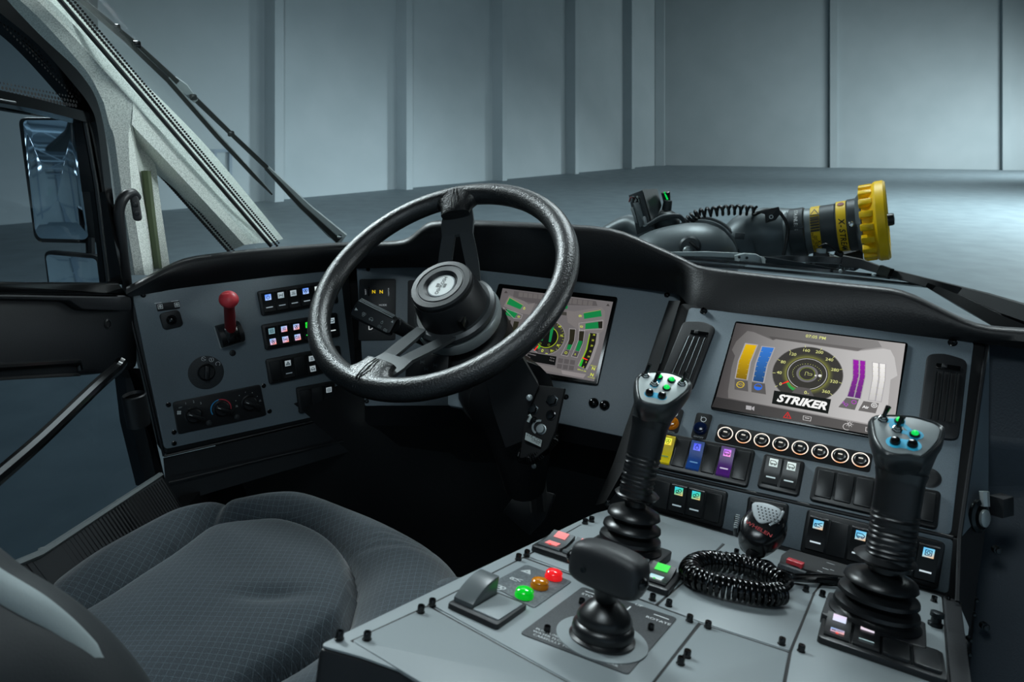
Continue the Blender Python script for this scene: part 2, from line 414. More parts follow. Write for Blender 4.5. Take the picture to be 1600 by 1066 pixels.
pilaster(WB + dr * .05 - dl * .9, dr, -dl, 0.7, .1, wr)
dmb = MB()   # door frame on the left wall
dA, dB = along_left(324), along_left(358)
def wallpt(s, z, o): q = WA + dl * s + nl_in * o; return q + WUP * (z / WUP[2])
for s0_, s1_, z0_, z1_ in ((dA, dA + .12, 0, 2.1), (dB - .12, dB, 0, 2.1), (dA, dB, 2.0, 2.12), ((dA + dB) / 2 - .3, (dA + dB) / 2 - .2, 0, 2.0)):
    P_ = [wallpt(s, z, o) for o in (.12, 0) for s, z in ((s0_, z0_), (s1_, z0_), (s1_, z1_), (s0_, z1_))]; dmb.add(P_, [(0, 1, 2, 3)] + [(k, (k + 1) % 4, 4 + (k + 1) % 4, 4 + k) for k in range(4)], 'hangar_roof')
struct(dmb, 'door_frame', wl)
# rear of the hangar, seen in the mirrors only
RA = np.array([-40., -34., 0]); RB = np.array([50., -34., 0])
mb = MB(); Fb = Fr(RA, (-1, 0, 0), (0, 0, 1)); mb.flat(Fb, [(0, 0), (-90, 0), (-90, 12.2), (0, 12.2)], 0, 'hangar_wall')
wb = struct(mb, 'wall_rear')
for x in range(-36, 50, 7):
    mb = MB(); mb.box(Fr((x, -34, 6), (1, 0, 0), (0, 0, 1)), -.3, .3, -6, 6, -.1, .0, 'hangar_roof'); 
    mb = MB(); mb.box(Fr((x, -33.9, 6), (-1, 0, 0), (0, 0, 1)), -.3, .3, -6, 6, -.1, .5, 'hangar_roof'); struct(mb, 'pilaster', wb)
mb = MB(); Fside = Fr((-26., -34., 0), (0, 1, 0), (0, 0, 1)); mb.flat(Fside, [(0, 0), (34, 0), (34, 12.2), (0, 12.2)], 0, 'hangar_wall'); ws = struct(mb, 'wall_side')
for y in range(2, 34, 6):
    mb = MB(); mb.box(Fside, y - .3, y + .3, 0, 12.2, -.1, .5, 'hangar_roof'); struct(mb, 'pilaster', ws)
for z in (3.4, 7.0):
    mb = MB(); mb.box(Fside, 0, 34, z - .1, z + .1, 0, .25, 'hangar_roof'); struct(mb, 'girt', ws)
    mb = MB(); mb.box(Fr((-26, -34, 0), (-1, 0, 0), (0, 0, 1)), -76, 0, z - .1, z + .1, -.25, .25, 'hangar_roof'); struct(mb, 'girt', wb)
mb = MB(); mb.box(Fr((0, -14, 9.6), (1, 0, 0), (0, 1, 0)), -26, 50, -20, 12, 0, .2, 'hangar_roof'); ce = struct(mb, 'ceiling')
for y in (-32, -27, -22, -17, -12, -7):
    mb = MB()
    for z in (7.4, 9.0): mb.tube([(-26, y, z), (50, y, z)], .10, 6, 'hangar_roof')
    for i in range(38):
        x = -26 + 2 * i; mb.tube([(x, y, 7.4 if i % 2 else 9.0), (x + 2, y, 9.0 if i % 2 else 7.4)], .06, 5, 'hangar_roof')
    o = mb.build('trim_truss', ce); o['kind'] = 'structure'
for y in (-29.5, -24.5, -19.5, -14.5):
    for x in (-21, -14, -7, 0, 7, 14, 21):
        F_ = Fr((x, y, 6.9), (1, 0, 0), (0, 1, 0))
        ls = MB().lathe(F_, [(.75, 0), (.7, .15), (.35, .55), (.12, .7), (.04, .75), (.04, 2.2)], 20, 'hangar_roof').build('bay_lamp', ce); ls['kind'] = 'structure'
        MB().lathe(Fr((x, y, 6.92), (1, 0, 0), (0, -1, 0)), [(.7, 0), (.6, .1), (.01, .16)], 20, 'lamp_lit').build('lamp_lens', ls)

# ================================================================== CAB FRAME: pillar, glazing, floor
cab = thing('cab_frame', 'speckled white Y-shaped windscreen pillar and cab shell around the glass', 'vehicle cab', pt(200, 300, 1.25))
# windscreen surface: (px, py, depth) stations along the bottom and the top edge
WSB = [(405, 392, 1.40), (425, 384, 1.46), (470, 384, 1.56), (540, 384, 1.66), (700, 380, 1.76), (1000, 392, 1.78), (1300, 440, 1.68), (1560, 505, 1.45), (1800, 560, 1.2)]
WST = [(60, -12, 1.08), (85, -12, 1.12), (140, -20, 1.24), (240, -40, 1.36), (560, -80, 1.5), (950, -90, 1.55), (1400, -80, 1.45), (1750, -60, 1.25), (2050, -40, 1.05)]
def ws_pt(s, t):
    i = min(int(s), len(WSB) - 2); q = s - i
    A = pt(*WSB[i]) * (1 - q) + pt(*WSB[i + 1]) * q; B = pt(*WST[i]) * (1 - q) + pt(*WST[i + 1]) * q
    return A * (1 - t) + B * t
mb = MB(); V = []; Fc = []; refl_haze = []
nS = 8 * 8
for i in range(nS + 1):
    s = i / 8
    for k in range(9): V.append(ws_pt(s, k / 8)); refl_haze.append(((max(0, 1 - s / 3.2) ** 1.1) * 0.36 + (0.14 if s < 1.7 else 0),) * 3 )  # painted reflection: pale haze, strongest at the left edge
for i in range(nS):
    for k in range(8): a = i * 9 + k; Fc.append((a, a + 9, a + 10, a + 1))
mb.add(V, Fc, 'windscreen_glass', refl_haze); mb.build('windshield', cab, 80)
# frit dots along the windscreen edge
def dots(Afun, n, r, rows, name, parent, nrm_):
    mb = MB()
    for i in range(n):
        for j in range(rows):
            P, T, Np = Afun((i + (.5 if j % 2 else 0)) / n); side = nrm(np.cross(Np, T)); rr_ = r * (1 - .22 * j)
            c_ = P + side * (j * r * 2.3) ; F_ = Fr(c_, T, side); mb.flat(F_, circ(0, 0, rr_, 7), 0, 'matte_black')
    o = mb.build(name, parent); o['kind'] = 'stuff'; return o
def ws_edge(t):
    P = ws_pt(1.16, t) ; T = nrm(ws_pt(1.16, min(t + .05, 1)) - ws_pt(1.16, max(t - .05, 0))); Np = nrm(CAM - P)
    return P + Np * .004, T, -Np
dots(ws_edge, 110, .0029, 2, 'frit_dots', cab, None)
# gasket
mb = MB(); g0 = [ws_pt(.93, t) + nrm(CAM - ws_pt(.93, t)) * .006 for t in np.linspace(0, 1, 12)]
mb.tube(g0, .0042, 8, 'rubber'); mb.build('gasket', cab)
# the pillar: outline in the frame, each point with its depth; built as a solid with bevelled flats
def solid(parts, name, parent, m, back=(0, .06, 0)):
    """parts: list of (poly of (px,py,d), material); each face gets sides going back"""
    mb = MB()
    for poly, mm in parts:
        P = [pt(*q) for q in poly]; n = len(P); B = [q + np.asarray(back) for q in P]
        mb.add(P + B, [tuple(range(n))] + [(i, (i + 1) % n, n + (i + 1) % n, n + i) for i in range(n)], mm)
    return mb.build(name, parent, 25)
def strip_loft(rows, mats, name, parent, closed_back=.05, ext=False):
    """rows of points (each row same length): bands between neighbouring rows get a material each; far sides dropped back"""
    mb = MB(); R = [[pt(*q) for q in r] for r in rows]; R = [spline(([2 * r[0] - r[1]] if ext else []) + r, 5) for r in R]; n = len(R[0]); V = [q for r in R for q in r]
    for i, m in enumerate(mats):
        mb.add(R[i] + R[i + 1], [(k, k + 1, n + k + 1, n + k) for k in range(n - 1)], m)
    back = [q + np.array([0.01, closed_back, 0]) for q in R[0]]; mb.add(R[0] + back, [(k, k + 1, n + k + 1, n + k) for k in range(n - 1)], mats[0])
    back = [q + np.array([-0.02, closed_back, 0]) for q in R[-1]]; mb.add(R[-1] + back, [(k, k + 1, n + k + 1, n + k) for k in range(n - 1)], mats[-1])
    return mb.build(name, parent, 28)
# pillar: flats between the bend lines A (windscreen) B C D (door) and, below the fork, V, E, G round the quarter window
LA_ = [(70, -8, 1.15), (132, 60, 1.22), (188, 120, 1.275), (230, 160, 1.315), (300, 231, 1.385), (375, 319, 1.46), (424, 379, 1.50)]
LB_ = [(50, -8, 1.07), (105, 47, 1.14), (150, 96, 1.19), (208, 160, 1.24), (278, 234, 1.31), (352, 320, 1.385), (404, 380, 1.43)]
strip_loft([LA_, LB_], ['pillar_white'], 'pillar', cab, .05, True)
strip_loft([[(50, -8, 1.07), (105, 47, 1.14), (150, 96, 1.19), (185, 135, 1.22), (208, 160, 1.24)], [(22, -8, 1.055), (64, 31, 1.115), (108, 79, 1.165), (140, 118, 1.20), (162, 160, 1.215)],
            [(-4, -8, 1.07), (44, 33, 1.13), (90, 79, 1.18), (124, 119, 1.215), (150, 163, 1.235)]], ['pillar_white', 'pillar_white'], 'pillar_face', cab, .02, True)
strip_loft([[(208, 160, 1.24), (240, 193, 1.273), (278, 234, 1.31), (352, 320, 1.385), (404, 380, 1.43)], [(206, 195, 1.235), (224, 214, 1.255), (252, 243, 1.285), (312, 307, 1.345), (382, 383, 1.41)],
            [(207, 198, 1.245), (222, 236, 1.31), (236, 256, 1.345), (300, 322, 1.40), (360, 392, 1.45)]], ['pillar_white', 'pillar_white'], 'quarter_frame', cab, .02)
strip_loft([[(207, 198, 1.24), (214, 228, 1.29), (222, 254, 1.305), (232, 330, 1.315), (247, 430, 1.32)], [(206, 195, 1.235), (209, 225, 1.245), (214, 255, 1.255), (226, 320, 1.265), (246, 430, 1.28)],
            [(208, 160, 1.24), (203, 195, 1.235), (201, 225, 1.232), (208, 320, 1.235), (226, 430, 1.245)], [(162, 160, 1.215), (171, 195, 1.222), (179, 218, 1.225), (191, 305, 1.23), (211, 430, 1.24)],
            [(150, 163, 1.235), (160, 195, 1.24), (169, 226, 1.245), (180, 305, 1.25), (196, 430, 1.26)]], ['pillar_white'] * 4, 'door_pillar', cab, .03)
# quarter window glass with its frit, rubber strip
Pq = [pt(222, 240, 1.42), pt(385, 420, 1.47), pt(238, 440, 1.35)]
mb = MB(); mb.add(Pq, [(0, 1, 2)], 'clear_glass'); mb.build('quarter_window', cab)
def seg_dots(A, B, n, r, name, flip=1):
    A, B = np.array(A), np.array(B)
    def f(t): P = A + (B - A) * t; Np = nrm(CAM - P); return P + Np * .012, nrm(B - A), Np * flip
    dots(f, n, r, 2, name, cab, None)
seg_dots(pt(233, 254, 1.38), pt(362, 398, 1.43), 44, .0034, 'frit_dots', 1)
seg_dots(pt(237, 262, 1.36), pt(250, 420, 1.34), 32, .0034, 'frit_dots', -1)
mb = MB(); mb.tube([pt(228, 268, 1.27), pt(236, 340, 1.275), pt(246, 420, 1.28)], .0085, 8, 'green_rubber'); mb.build('rubber_strip', cab)
# grab handle on the pillar
mb = MB(); mb.tube(spline([pt(213, 309, 1.18), pt(206, 302, 1.165), pt(194, 308, 1.15), pt(186, 330, 1.15), pt(189, 365, 1.165), pt(194, 410, 1.19), pt(203, 480, 1.24)], 6), .0085, 12, 'black_vinyl')
gh = mb.build('grab_handle', cab)
Fg = axis_frame(pt(212, 322, 1.175), CAM - pt(212, 322, 1.175)); mb = MB(); mb.prism(Fg, rr(0, -.004, .014, .042, .006), 0, .012, 'soft_black', .003)
for k in (-.012, .002): mb.lathe(Fg.at(0, k, .012), [(.0045, 0), (.004, .0015), (.001, .002)], 10, 'rubber')
mb.build('handle_foot', gh)
# cab floor, firewall, left and right lower walls: dark
mb = MB()
zf = CAMZ - 1.18
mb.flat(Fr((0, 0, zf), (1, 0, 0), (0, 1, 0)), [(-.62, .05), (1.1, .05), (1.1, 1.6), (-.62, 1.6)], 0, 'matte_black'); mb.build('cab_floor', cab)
mb = MB(); mb.box(Fr((.2, .1, 3.58), (1, 0, 0), (0, 1, 0)), -.95, .95, -1.0, 1.05, 0, .05, 'dark_body'); mb.build('roof_shade', cab)  # unseen cab roof slab, added to block overhead light
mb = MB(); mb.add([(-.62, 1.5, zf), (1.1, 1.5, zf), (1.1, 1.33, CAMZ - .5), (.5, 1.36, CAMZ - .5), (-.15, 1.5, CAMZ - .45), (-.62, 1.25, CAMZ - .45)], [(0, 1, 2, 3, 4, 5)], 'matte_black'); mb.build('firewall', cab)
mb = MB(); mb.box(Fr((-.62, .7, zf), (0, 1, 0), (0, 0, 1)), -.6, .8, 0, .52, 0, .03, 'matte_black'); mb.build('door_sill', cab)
# sill strip with mesh pocket beside the seat
A, B = pt(-20, 900, .72), pt(251, 742, 1.16); M_ = pt(62, 866, .80)
mb = MB(); mb.tube([A, M_, B], .0045, 6, 'sill_metal'); mb.build('sill_edge', cab)
dn = np.array([.05, .0, -.13]); mb = MB(); mb.add([A, M_, B, B + dn, M_ + dn, A + dn], [(0, 1, 4, 5), (1, 2, 3, 4)], 'mesh_black'); sp = mb.build('mesh_pocket', cab)
mb = MB()
for i in range(46):
    t = (i + .5) / 46; P = A + (B - A) * t + np.array([0.006, 0, -.006]); mb.tube([P, P + dn * 1.0 + (B - A) * .02], .0011, 4, 'soft_black', caps=False)
o = mb.build('mesh_weave', cab); o['kind'] = 'stuff'
for px_, py_, d_ in ((66, 861, .81), (186, 784, 1.03)):
    F_ = axis_frame(pt(px_, py_, d_), (0, 0, 1)); MB().lathe(F_, [(.004, 0), (.004, .003), (.002, .004)], 8, 'steel').build('rivet', cab)

# ================================================================== DOOR
door = thing('cab_door', 'open-view cab door with black textured panel and glass above and below', 'vehicle door', pt(100, 520, 1.1))
Pd0, Pd1 = pt(205, 500, 1.235), pt(0, 500, .95)
ud = nrm(np.array([Pd0[0] - Pd1[0], Pd0[1] - Pd1[1], 0])); FD = Fr(Pd1, ud, (0, 0, 1))   # h points into the cab
def dpoly(pts, h=0): return [FD.px(x, y, h) for x, y in pts]
mb = MB(); mb.prism(FD, rpoly(dpoly([(-60, 455), (216, 462), (218, 578), (150, 586), (-60, 600)], .02), .02), -.02, .02, 'black_vinyl', .010)
mb.build('door_panel', door)
mb = MB(); mb.prism(FD, rpoly(dpoly([(-60, 459), (206, 464), (206, 486), (130, 484), (110, 470), (-60, 466)], .035), .006), .0, .035, 'black_vinyl', .003); mb.build('window_ledge', door)
mb = MB(); mb.prism(FD, rpoly(dpoly([(-60, 440), (186, 442), (200, 462), (-60, 459)], .03), .004), -.02, .03, 'gloss_black', .0025); mb.build('window_seal', door)
mb = MB(); mb.tube([pt(-30, 576, .90), pt(100, 568, 1.05), pt(121, 567, 1.075), pt(124, 577, 1.08)], .007, 10, 'gloss_black'); mb.build('pull_bar', door)
mb = MB(); mb.prism(FD, dpoly([(-60, 582), (120, 577), (128, 588), (-60, 598)], .018), .0, .018, 'matte_black', .003); mb.build('armrest_shelf', door)
Fk = FD.at(*FD.px(168, 506, .02), .02); MB().lathe(Fk, [(.0085, 0), (.0085, .001), (.006, .002), (.0055, -.003), (.001, -.003)], 16, 'rubber').build('lock_plug', door)
# frame: curved black band and the divider bar
def band(outer, inner, h0, h1, m, name):
    mb = MB(); n = 6
    O = spline([np.array([*FD.px(x, y, h1), 0]) for x, y in outer], n); I = spline([np.array([*FD.px(x, y, h1), 0]) for x, y in inner], n)
    k = len(O); V = [(q[0], q[1], h1) for q in O] + [(q[0], q[1], h1) for q in I] + [(q[0], q[1], h0) for q in O] + [(q[0], q[1], h0) for q in I]
    F_ = []
    for i in range(k - 1): F_ += [(i, i + 1, k + i + 1, k + i), (i, 2 * k + i, 2 * k + i + 1, i + 1), (k + i, k + i + 1, 3 * k + i + 1, 3 * k + i)]
    mb.add(FD.P(V), F_, m); return mb.build(name, door, 40)
band([(-10, -22), (60, 52), (128, 118), (158, 178), (176, 300), (192, 445)], [(-30, 0), (0, 20), (60, 70), (112, 128), (140, 165), (152, 200), (164, 300), (176, 445)][1:7] , -.02, .02, 'gloss_black', 'window_frame')
band([(-30, 134), (60, 155), (140, 176)], [(-30, 156), (60, 172), (140, 192)], -.02, .012, 'gloss_black', 'divider_bar')
mb = MB(); mb.tube([FD.world(-5, 155, .02), FD.world(24, 160, .02)], .0016, 6, 'chrome'); mb.build('bar_trim', door)
mb = MB(); mb.flat(FD, dpoly([(-60, -60), (-20, -40), (60, 60), (135, 150), (140, 178), (-60, 140)]), 0, 'tinted_glass'); mb.build('upper_glass', door)
mb = MB(); mb.flat(FD, dpoly([(-60, 150), (150, 190), (176, 445), (-60, 445)], .0), -.006, 'side_tint'); mb.build('side_glass', door)
mb = MB(); mb.flat(FD, dpoly([(-60, 594), (214, 580), (260, 900), (-60, 1000)]), -.01, 'tinted_glass'); mb.build('lower_glass', door)
def fd_dots(A, B, n, name):
    A, B = np.array(FD.px(*A)), np.array(FD.px(*B)); mb = MB(); d = nrm(B - A); q = np.array([-d[1], d[0]])
    for i in range(n):
        for j in range(3):
            c_ = A + (B - A) * (i + .5 * (j % 2)) / n + q * j * .0062; mb.flat(FD, circ(c_[0], c_[1], .0031 * (1 - .22 * j), 7), .003, 'matte_black')
    o = mb.build(name, door); o['kind'] = 'stuff'
fd_dots((122, 148), (-20, 2), 30, 'frit_dots'); fd_dots((-20, 141), (120, 166), 26, 'frit_dots')
mb = MB(); mb.tube([pt(132, 190, 1.10), pt(150, 290, 1.12), pt(168, 440, 1.15)], .004, 8, 'dark_steel'); mb.build('window_channel', door)
# support rail crossing the lower glass
mb = MB(); mb.tube(spline([pt(-40, 776, .72), pt(60, 690, .86), pt(150, 604, 1.02), pt(180, 578, 1.09), pt(190, 566, 1.11)], 5), .0095, 10, 'gloss_black')
mb.build('support_rail', door)
mb = MB(); mb.prism(FD, rpoly(dpoly([(186, 575), (207, 575), (222, 640), (250, 760), (236, 760), (212, 660), (204, 590)], .0), .003), -.03, .015, 'soft_black', .003); mb.build('lower_seal', door)

# ================================================================== MIRRORS
def mirror(name, label, corners, house, d, back, nout):
    C_ = np.mean(np.array(corners), 0); P0 = pt(C_[0], C_[1], d)
    F_ = axis_frame(P0, nout); t = thing(name, label, 'mirror', P0, 'mirrors outside the left door')
    hp = rpoly([F_.px(x, y) for x, y in house], .02); mb = MB()
    mb.prism(F_, hp, -back, -.002, 'soft_black', .006)
    mb.prism(F_, inset(ccw(hp), .012), -back - .03, -back, 'soft_black', .0); mb.build('mirror_housing', t)
    gp = rpoly([F_.px(x, y) for x, y in corners], .012); n = len(gp); cx, cy = np.mean(gp, 0)
    # gently convex glass
    mb = MB(); V = []; Fc = []; K = 8; R = max(np.linalg.norm(np.array(gp) - (cx, cy), axis=1))
    for k in range(K + 1):
        for a, b in gp:
            x, y = cx + (a - cx) * k / K, cy + (b - cy) * k / K; rr2 = ((x - cx) ** 2 + (y - cy) ** 2); V.append((x, y, .014 - rr2 / (2 * .9) * .5))
    for k in range(K):
        for i in range(n): j = (i + 1) % n; Fc.append((k * n + i, k * n + j, (k + 1) * n + j, (k + 1) * n + i))
    mb.add(F_.P(V), Fc, 'mirror_glass'); mb.build('mirror_glass', t, 80)
    return t, F_
nm = nrm((.40, -1.0, .060))
m1, F1 = mirror('wing_mirror', 'large upright black wing mirror outside the door window', [(36, 188), (113, 188), (139, 369), (133, 374), (63, 372), (57, 362)], [(27, 183), (128, 183), (158, 376), (144, 381), (60, 379), (52, 370)], 1.9, .05, nm)
m2, F2 = mirror('wing_mirror', 'small spotter mirror below the large wing mirror', [(73, 397), (152, 404), (158, 452), (80, 450)], [(67, 391), (157, 399), (165, 455), (75, 455)], 1.88, .04, nrm((.40, -1.0, .12)))
mb = MB(); mb.tube([pt(141, 372, 1.95), pt(142, 405, 1.95)], .012, 8, 'soft_black'); mb.build('mirror_stem', m2)
mb = MB(); mb.tube([pt(136, 184, 1.97), pt(20, 168, 1.85), pt(-80, 150, 1.7)], .014, 8, 'gloss_black'); mb.build('mirror_arm', m1)
mb = MB(); mb.tube([pt(139, 184, 1.98), pt(162, 376, 1.99)], .010, 8, 'soft_black'); mb.build('mirror_post', m1)

# ================================================================== WIPERS
def wp(x, y, d): return pt(x, y, d)
w1 = thing('windshield_wiper', 'long wiper leaning up along the left windscreen edge', 'wiper', pt(536, 374, 1.70), 'windscreen wipers')
def flat_bar(pts, ws, t, m, name, parent):
    mb = MB(); P = [pt(*q) for q in pts]; rings = []
    for i, q in enumerate(P):
        T = nrm(P[min(i + 1, len(P) - 1)] - P[max(i - 1, 0)]); Nv = nrm(CAM - q); S = nrm(np.cross(T, Nv)); Nv = np.cross(S, T); w = ws[i] / 2
        rings.append([q - S * w, q - S * w * .8 + Nv * t, q + S * w * .8 + Nv * t, q + S * w, q + S * w - Nv * t * .6, q - S * w - Nv * t * .6])
    mb.loft(rings, m); return mb.build(name, parent, 30)
flat_bar([(537, 374, 1.72), (520, 362, 1.71), (480, 326, 1.66), (417, 262, 1.58)], [.030, .034, .024, .011], .006, 'steel', 'wiper_arm', w1)
flat_bar([(528, 376, 1.70), (470, 322, 1.63), (415, 263, 1.57)], [.016, .012, .008], .006, 'gloss_black', 'arm_underside', w1)
F_ = axis_frame(pt(531, 370, 1.695), CAM - pt(531, 370, 1.695)); MB().lathe(F_, [(.006, 0), (.006, .004), (.002, .006)], 12, 'chrome').build('pivot_bolt', w1)
flat_bar([(417, 262, 1.575), (361, 209, 1.50), (293, 143, 1.41), (214, 69, 1.31), (126, -3, 1.22)], [.011, .010, .012, .008, .008], .004, 'dark_steel', 'arm_rod', w1)
flat_bar([(425, 304, 1.56), (398, 276, 1.53), (340, 214, 1.46), (263, 126, 1.37), (200, 66, 1.30), (118, -6, 1.21)], [.004, .009, .010, .010, .009, .009], .004, 'gloss_black', 'wiper_blade', w1)
flat_bar([(420, 296, 1.56), (395, 270, 1.53), (340, 209, 1.46), (263, 121, 1.37)], [.003, .005, .005, .004], .006, 'steel', 'blade_spine', w1)
flat_bar([(306, 158, 1.42), (287, 137, 1.40), (272, 122, 1.385)], [.010, .020, .010], .006, 'steel', 'blade_bracket', w1)
for x, y, d in ((361, 209, 1.49), (214, 69, 1.30), (302, 152, 1.41), (182, 43, 1.275)):
    F_ = axis_frame(pt(x, y, d), CAM - pt(x, y, d)); MB().prism(F_, rr(0, 0, .014, .012, .003), -.006, .006, 'gloss_black', .002).build('clip', w1)
w2 = thing('windshield_wiper', 'wiper lying flat along the windscreen base in front of the nozzle', 'wiper', pt(1300, 415, 1.72), 'windscreen wipers')
flat_bar([(1035, 397, 1.78), (1100, 397, 1.78), (1150, 399, 1.77), (1192, 406, 1.77)], [.010, .014, .014, .016], .006, 'steel', 'wiper_arm', w2)
flat_bar([(1148, 404, 1.76), (1162, 402, 1.755), (1178, 403, 1.755), (1194, 408, 1.76)], [.016, .022, .022, .014], .007, 'steel', 'arm_bracket', w2)
flat_bar([(1192, 406, 1.765), (1250, 414, 1.76), (1318, 424, 1.74)], [.018, .014, .006], .006, 'dark_steel', 'wiper_link', w2)
for k, (y0, y1, m) in enumerate(((402, 440, 'gloss_black'), (406, 443, 'steel'), (410, 447, 'gloss_black'), (414, 450, 'steel'))):
    flat_bar([(1060, y0, 1.74), (1180, y0 + (y1 - y0) * .28, 1.735), (1320, y0 + (y1 - y0) * .62, 1.71), (1455, y1, 1.64)], [.006, .008, .008, .006] if m == 'gloss_black' else [.002, .0026, .0026, .002], .004, m, 'wiper_blade', w2)
for x, y in ((1155, 402), (1167, 403)):
    F_ = axis_frame(pt(x, y, 1.745), CAM - pt(x, y, 1.745)); MB().lathe(F_, [(.004, 0), (.003, .003)], 8, 'dark_steel').build('rivet', w2)
for x in (1153, 1192):
    flat_bar([(x - 1, 402, 1.75), (x + 2, 414, 1.745)], [.010, .008], .004, 'steel', 'clip', w2)
for x, y in ((1313, 424), (1365, 430), (1448, 442)):
    F_ = axis_frame(pt(x, y, 1.66), CAM - pt(x, y, 1.66)); MB().lathe(F_, [(.005, 0), (.003, .004)], 8, 'steel').build('rivet', w2)
w3 = thing('windshield_wiper', 'black wiper arm running to the right windscreen corner', 'wiper', pt(1400, 425, 1.66), 'windscreen wipers')
flat_bar([(1186, 404, 1.80), (1230, 404, 1.80), (1285, 406, 1.78), (1318, 408, 1.76)], [.012, .016, .018, .018], .006, 'gloss_black', 'wiper_arm', w3)
flat_bar([(1316, 408, 1.74), (1345, 412, 1.72), (1382, 424, 1.68), (1452, 443, 1.58), (1540, 470, 1.44), (1640, 502, 1.25)], [.030, .024, .018, .022, .034, .036], .009, 'soft_black', 'arm_cover', w3)
flat_bar([(1452, 447, 1.55), (1500, 470, 1.46), (1567, 505, 1.36), (1640, 535, 1.24)], [.012, .024, .030, .03], .008, 'gloss_black', 'wiper_base', w3)
flat_bar([(1375, 422, 1.665), (1392, 428, 1.645)], [.026, .026], .011, 'gloss_black', 'clip', w3)

# ================================================================== WATER TURRET NOZZLE outside
tur = thing('water_turret', 'grey bumper turret with yellow toothed nozzle tip beyond the windscreen', 'water cannon', pt(1200, 380, 2.3))
TD = 2.30
def tp(x, y, dd=0): return pt(x, y, TD + dd)
def arc_tube(px, rpx, seg, m, name, parent=tur, n=6, flat=1.0):
    P = spline([tp(*q) for q in px], n); R = list(np.interp(np.linspace(0, 1, len(P)), np.linspace(0, 1, len(rpx)), np.array(rpx) * TD / FPX))
    mb = MB(); mb.tube(P, R, seg, m, flat=flat); return mb.build(name, parent, 60)
mb = MB(); q_ = tp(1085, 425, .0); mb.tube([q_, q_ - np.array([0, 0, .55])], 48 * TD / FPX, 24, 'pipe_grey'); mb.build('riser_pipe', tur)
mb = MB(); mb.box(Fr(q_ - np.array([-.25, 0, .60]), (1, 0, 0), (0, 1, 0)), -.9, .9, -.3, .25, -.25, .06, 'dark_body', .02, .05); mb.build('bumper_deck', tur)
arc_tube([(940, 372, .25), (985, 352, .2), (1020, 372, .1)], [16, 18, 10], 20, 'pipe_grey', 'rear_pipe')
arc_tube([(990, 425, -.02), (1030, 406, -.05), (1075, 398, -.06), (1100, 400, -.05), (1112, 425, -.02)], [40, 46, 48, 46, 44], 28, 'pipe_grey', 'elbow_pipe')
# clamp rings round the elbow
for R_px, dd, hw in ((53, .0, .010), (59, .03, .012), (65, .07, .012)):
    c_ = tp(1093, 402, dd); F_ = axis_frame(c_, nrm(CAM - c_) + np.array([-.35, 0, .10])); R = R_px * TD / FPX
    MB().lathe(F_, [(R * .80, -hw), (R * .98, -hw), (R, -hw * .5), (R, hw * .5), (R * .98, hw), (R * .80, hw * 1.1)], 48, 'barrel_grey' if R_px != 59 else 'pipe_grey', cap1=False).build('clamp_ring', tur, 30)
F_ = axis_frame(tp(1156, 369, -.14), CAM - tp(1156, 369)); MB().prism(F_, rr(0, 0, .03, .02, .003), -.02, .012, 'barrel_grey', .002).build('clamp_latch', tur)
arc_tube([(1138, 400, .06), (1165, 372, .05), (1195, 366, .03), (1238, 362, 0)], [30, 38, 42, 36], 28, 'pipe_grey', 'outlet_pipe')
# hub cover on the elbow
F_ = axis_frame(tp(1078, 386, -.16), CAM - tp(1078, 386)); R = TD / FPX
hc = MB().lathe(F_, [(16 * R, -.01), (16 * R, .004), (13 * R, .010), (4 * R, .012)], 28, 'barrel_grey').build('hub_cover', tur)
MB().ball(F_.at(-.006, -.012, .012), 7 * R, 'steel', .6).build('hub_bolt', hc)
MB().box(F_.at(.012, .006, .01, -.7), -.018, .018, -.005, .005, 0, .008, 'rubber', .002).build('hub_rib', hc)
# motor housing with its open front
F_ = axis_frame(tp(1000, 330, .0), nrm((-.75, -1, .1))); 
def quad_solid(px, m, name, parent, push=.10, bev=.003):
    P = [tp(*q) for q in px]; u = P[1] - P[0]; F0 = Fr(P[0], u, P[0] - P[-1]); poly = [(float(np.dot(q - P[0], F0.u)), float(np.dot(q - P[0], F0.w))) for q in P]
    mb = MB(); mb.prism(F0, poly, -push, 0, m, bev, bottom=True); return mb.build(name, parent), F0
mh, Fm = quad_solid([(982, 305, .0), (1003, 297, -.02), (1019, 357, -.02), (995, 367, 0)], 'barrel_grey', 'motor_housing', tur, .09)
mb = MB(); mb.add([tp(1004, 296, -.02), tp(1027, 295, .05), tp(1034, 322, .05), tp(1020, 352, -.02)] , [(0, 1, 2, 3)], 'barrel_grey'); mb.build('housing_side', mh)
for k, (px, m) in enumerate((([(990, 318), (1000, 316), (1010, 352), (1001, 356)], 'pipe_grey'), ([(986, 325), (991, 324), (998, 350), (993, 348)], 'steel'), ([(1002, 340), (1009, 338), (1012, 352), (1006, 355)], 'mic_grille'))):
    P = [Fm.px(x, y) for x, y in px]; mb = MB(); mb.prism(Fm, rpoly(P, .003), 0, .012, m, .002); mb.build('motor_coil', mh)
for k in range(5):
    mb = MB(); mb.tube(spline([tp(983 + 3 * k, 316, -.03), tp(986 + 3.2 * k, 308 - k % 2, -.04), tp(996 + k, 314 + k, -.03)], 4), .002, 5, ['red_stem', 'mic_grille', 'soft_black', 'white_tag', 'soft_black'][k]); mb.build('wire', mh)
F_ = axis_frame(tp(1040, 337, .05), (.1, .0, 1)); mb = MB(); mb.ball(F_.at(0, -.0, -.02), .052, 'barrel_grey', .8, 20, 10); mb.lathe(F_.at(.0, 0, .0), [(.018, 0), (.015, .05), (.013, .052)], 14, 'barrel_grey'); mb.build('gear_case', tur)
F_ = axis_frame(tp(1042, 313, .05), nrm((-.22, -.1, 1))); mb = MB(); mb.lathe(F_, [(.012, -.012), (.016, .028), (.013, .03)], 8, 'rubber'); gk = mb.build('valve_knob', tur)
